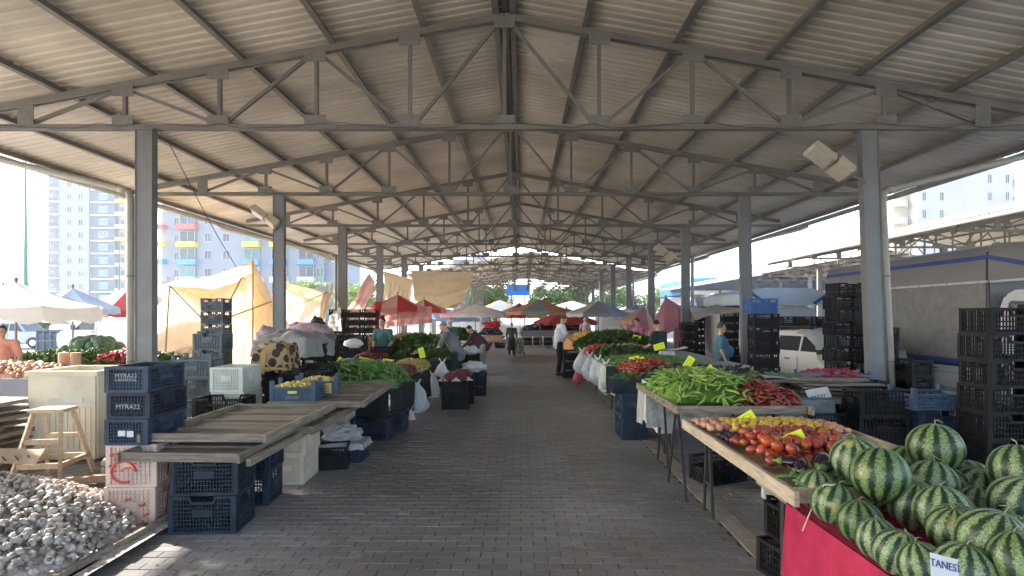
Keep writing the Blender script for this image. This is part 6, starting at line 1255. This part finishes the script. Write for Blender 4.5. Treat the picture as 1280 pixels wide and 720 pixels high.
person('woman in a teal green T-shirt with dark hair tied up behind the cherries', -3.35, 13.7, 165, 1.73, 6, ((-.28, .35, 1.0), (.1, .38, .92)), cl('teal_shirt', (.055, .16, .14)), cl('dark_brown_skirt', (.05, .03, .03)), hair_m, 8, bun=True)
person('balding grey-haired man in a grey striped shirt bending over the left greens', -1.52, 12.75, 68, 1.74, 30, ((-.30, .55, .80), (.28, .45, .78)), cl('grey_striped_shirt', (.15, .17, .18), .35), cl('dark_green_trousers', (.03, .045, .04)), grey_hair, 28, bald=True, hip_back=.1)
person('man in a green shirt and white cap behind the parsley on the left', -2.25, 18.2, 170, 1.68, 12, ((-.2, .35, 1.0), (.25, .35, .95)), cl('green_shirt', (.03, .16, .10)), bkp, hair_m, 20, cap_=paper, vox=.013)
person('dark-haired woman in a purple brown top bending far over the left stall', -1.22, 16.7, 75, 1.66, 48, ((-.15, .75, .65), (.2, .7, .6)), cl('purple_brown_top', (.09, .035, .045)), cl('pale_grey_trousers', (.35, .32, .3)), hair_m, 15, long_sleeve=True, hip_back=.15, vox=.012)
person('left one of two people in red shirts beyond the far left crates', -1.75, 31, 180, 1.66, 5, ((-.2, .3, 1.0), (.25, .3, 1.0)), cl('red_shirt', (.55, .03, .04)), bkp, hair_m, 5, vox=.018); person('right one of two people in red shirts beyond the far left crates', -1.35, 31.4, 150, 1.70, 5, ((-.2, .3, 1.0), (.25, .3, 1.0)), cl('red_shirt', (0, 0, 0)), bkp, hair_m, 5, vox=.018)
person('woman in a dusty pink headscarf and top behind the herb table', 3.02, 15.8, 160, 1.60, 22, ((-.2, .4, .95), (.25, .4, .9)), cl('dusty_pink_top', (.34, .16, .21)), bkp, None, 25, scarf=cl('pink_headscarf', (.40, .19, .25), .3), long_sleeve=True, vox=.012)
person('dark-haired person in a bright pink top behind the headscarf woman', 3.62, 17.2, 120, 1.68, 5, ((-.2, .3, 1.0), (.25, .3, 1.0)), cl('bright_pink_top', (.55, .12, .25), .35), bkp, hair_m, 10, long_sleeve=True, vox=.014)
person('man in a dark green T-shirt with his back turned at the herb table', 3.30, 13.1, 35, 1.69, 12, ((-.32, .38, 1.0), (.28, .35, .95)), cl('dark_green_shirt', (.018, .045, .035)), bkp, hair_m, 20)
person('stout man in a light blue T-shirt standing before the dark crates', 4.32, 12.0, -105, 1.62, -3, ((-.30, .10, .80), (.30, .08, .78)), cl('blue_tshirt', (.075, .19, .27)), cl('grey_trousers', (.09, .1, .12)), mat('brown_hair', (.10, .065, .045), .8, .3, 40, .2), 5, belly=.075)
person('person in a salmon shirt with dark hair at the far left edge', -9.15, 9.9, -150, 1.62, 8, ((-.25, .3, .95), (.25, .3, .95)), cl('salmon_shirt', (.66, .30, .22)), bkp, hair_m, 12, vox=.012)
person('person in a pale pink shirt far off beside the parsley heap', 3.0, 26, 170, 1.65, 5, ((-.2, .3, 1.0), (.25, .3, 1.0)), cl('pale_pink_shirt', (.6, .38, .42)), bkp, None, 10, scarf=cl('white_scarf', (.7, .68, .66)), vox=.016)
tr_ = thing('shopping_trolley', 'small patterned two-wheeled shopping trolley beside the stooped woman', 'trolley', (-.05, 24.0, 0))
MB().prism([(-.17, .12), (.17, .12), (.19, .75), (-.19, .75)], -.12, .12).build('bag', mat('patterned_bag', (.08, .08, .1), .8, .8, 9, .1, hue=(.4, .38, .36)), tr_)
for s_x in (-.2, .2): MB().tube([(s_x-.015, 0, .09), (s_x+.015, 0, .09)], .09, 14).build('wheel', tyre_m, tr_)
MB().tube([(-.14, .1, .7), (-.14, .14, 1.0), (.14, .14, 1.0), (.14, .1, .7)], .012, 6).build('handle', dark_leg, tr_)
# far stalls at the end of the aisle
table(.0, 4.2, 32.5, 34.0, .85, 'grey stall table across the far end of the aisle'); skirt_cloth('tablecloth', 'grey cloth on the stall at the far end of the aisle', 0, 4.2, 32.5, 34, .865, .35, mat('grey_cloth', (0, 0, 0)), 'lf', .01, 3)
heap('aubergine_heap', 'dark vegetables heaped on the far end stall', 2.0, 33.2, 1.9, .6, .35, .88, [rough_sphere('w', .13, aub, .9, 8, 6, 0, 3)], 90, 'vegetables'); 
for i in range(7): stack('black', 2, .4+.6*i, 32.9, 0, ['first', 'second', 'third', 'fourth', 'fifth', 'sixth', 'seventh'][i]+' under the far end stall', z=0)
table(1.9, 4.8, 20.0, 26, .8, 'right stall table continuing beyond the parsley'); skirt_cloth('tablecloth', 'orange cloth on the right table beyond the parsley', 1.9, 4.8, 20, 26, .81, .5, mat('orange_cloth', (.6, .28, .1), .9, .1, 4, .1), 'lf', .02, 4); heap('fruit_heap', 'orange and yellow fruit beyond the parsley on the right', 3.0, 22, 1.0, 1.8, .25, .83, YM+KM, 500, 'fruit', s=(1.5, 2.2))
crate('black', -1.1, 30.0, 0, 0, 'black crate at the far left end of the aisle'); cb = MB().box((-1.5, 29.8, .55), (1.0, .6, .35)); tag(cb.build('cardboard_box', mat('pinkish_cardboard', (.55, .33, .25), .9, .1, 5, .1)), 'pinkish cardboard box on the stall at the far left', 'box'); table(-2.2, -.9, 29.4, 30.2, .37, 'low table under the pinkish cardboard box'); heap('vegetable_heap', 'dark vegetables on the pinkish box at the far left', -1.6, 29.8, .6, .4, .35, .73, [rough_sphere('w', .07, aub, .9, 8, 6, 0, 3)], 80, 'vegetables')
# kerb and street outside on the left
MB().box((-32, 25.5, .02), (40, .5, .16)).build('kerb', mat('kerb_concrete', (.4, .38, .33), .9, .15, 2, .2))['kind'] = 'structure'
MB().box((-55, 36, -.045), (90, 9, .004)).build('road', mat('street_asphalt', (.16, .155, .15), .9, .15, 1, .2))['kind'] = 'structure'
tag(heap('shrub_row', 'low green shrubs along the far side of the left street', -38, 46, 22, 1.5, 1.3, .1, [LG[0]], 2500, 'shrubs', s=(2.5, 5)), kind='stuff')
HAZE = .0005
if HAZE:
    hm_ = bpy.data.materials.new('haze_air'); hm_.use_nodes = True; n_ = hm_.node_tree.nodes; n_.remove(n_['Principled BSDF']); v_ = n_.new('ShaderNodeVolumePrincipled'); v_.inputs['Density'].default_value = HAZE; v_.inputs['Color'].default_value = (.90, .95, 1, 1); v_.inputs['Anisotropy'].default_value = .3
    hm_.node_tree.links.new(v_.outputs[0], n_['Material Output'].inputs['Volume'])
    hz_o = MB().box((0, 900, 53), (7100, 7100, 108)).build('haze', hm_); hz_o['kind'] = 'stuff'
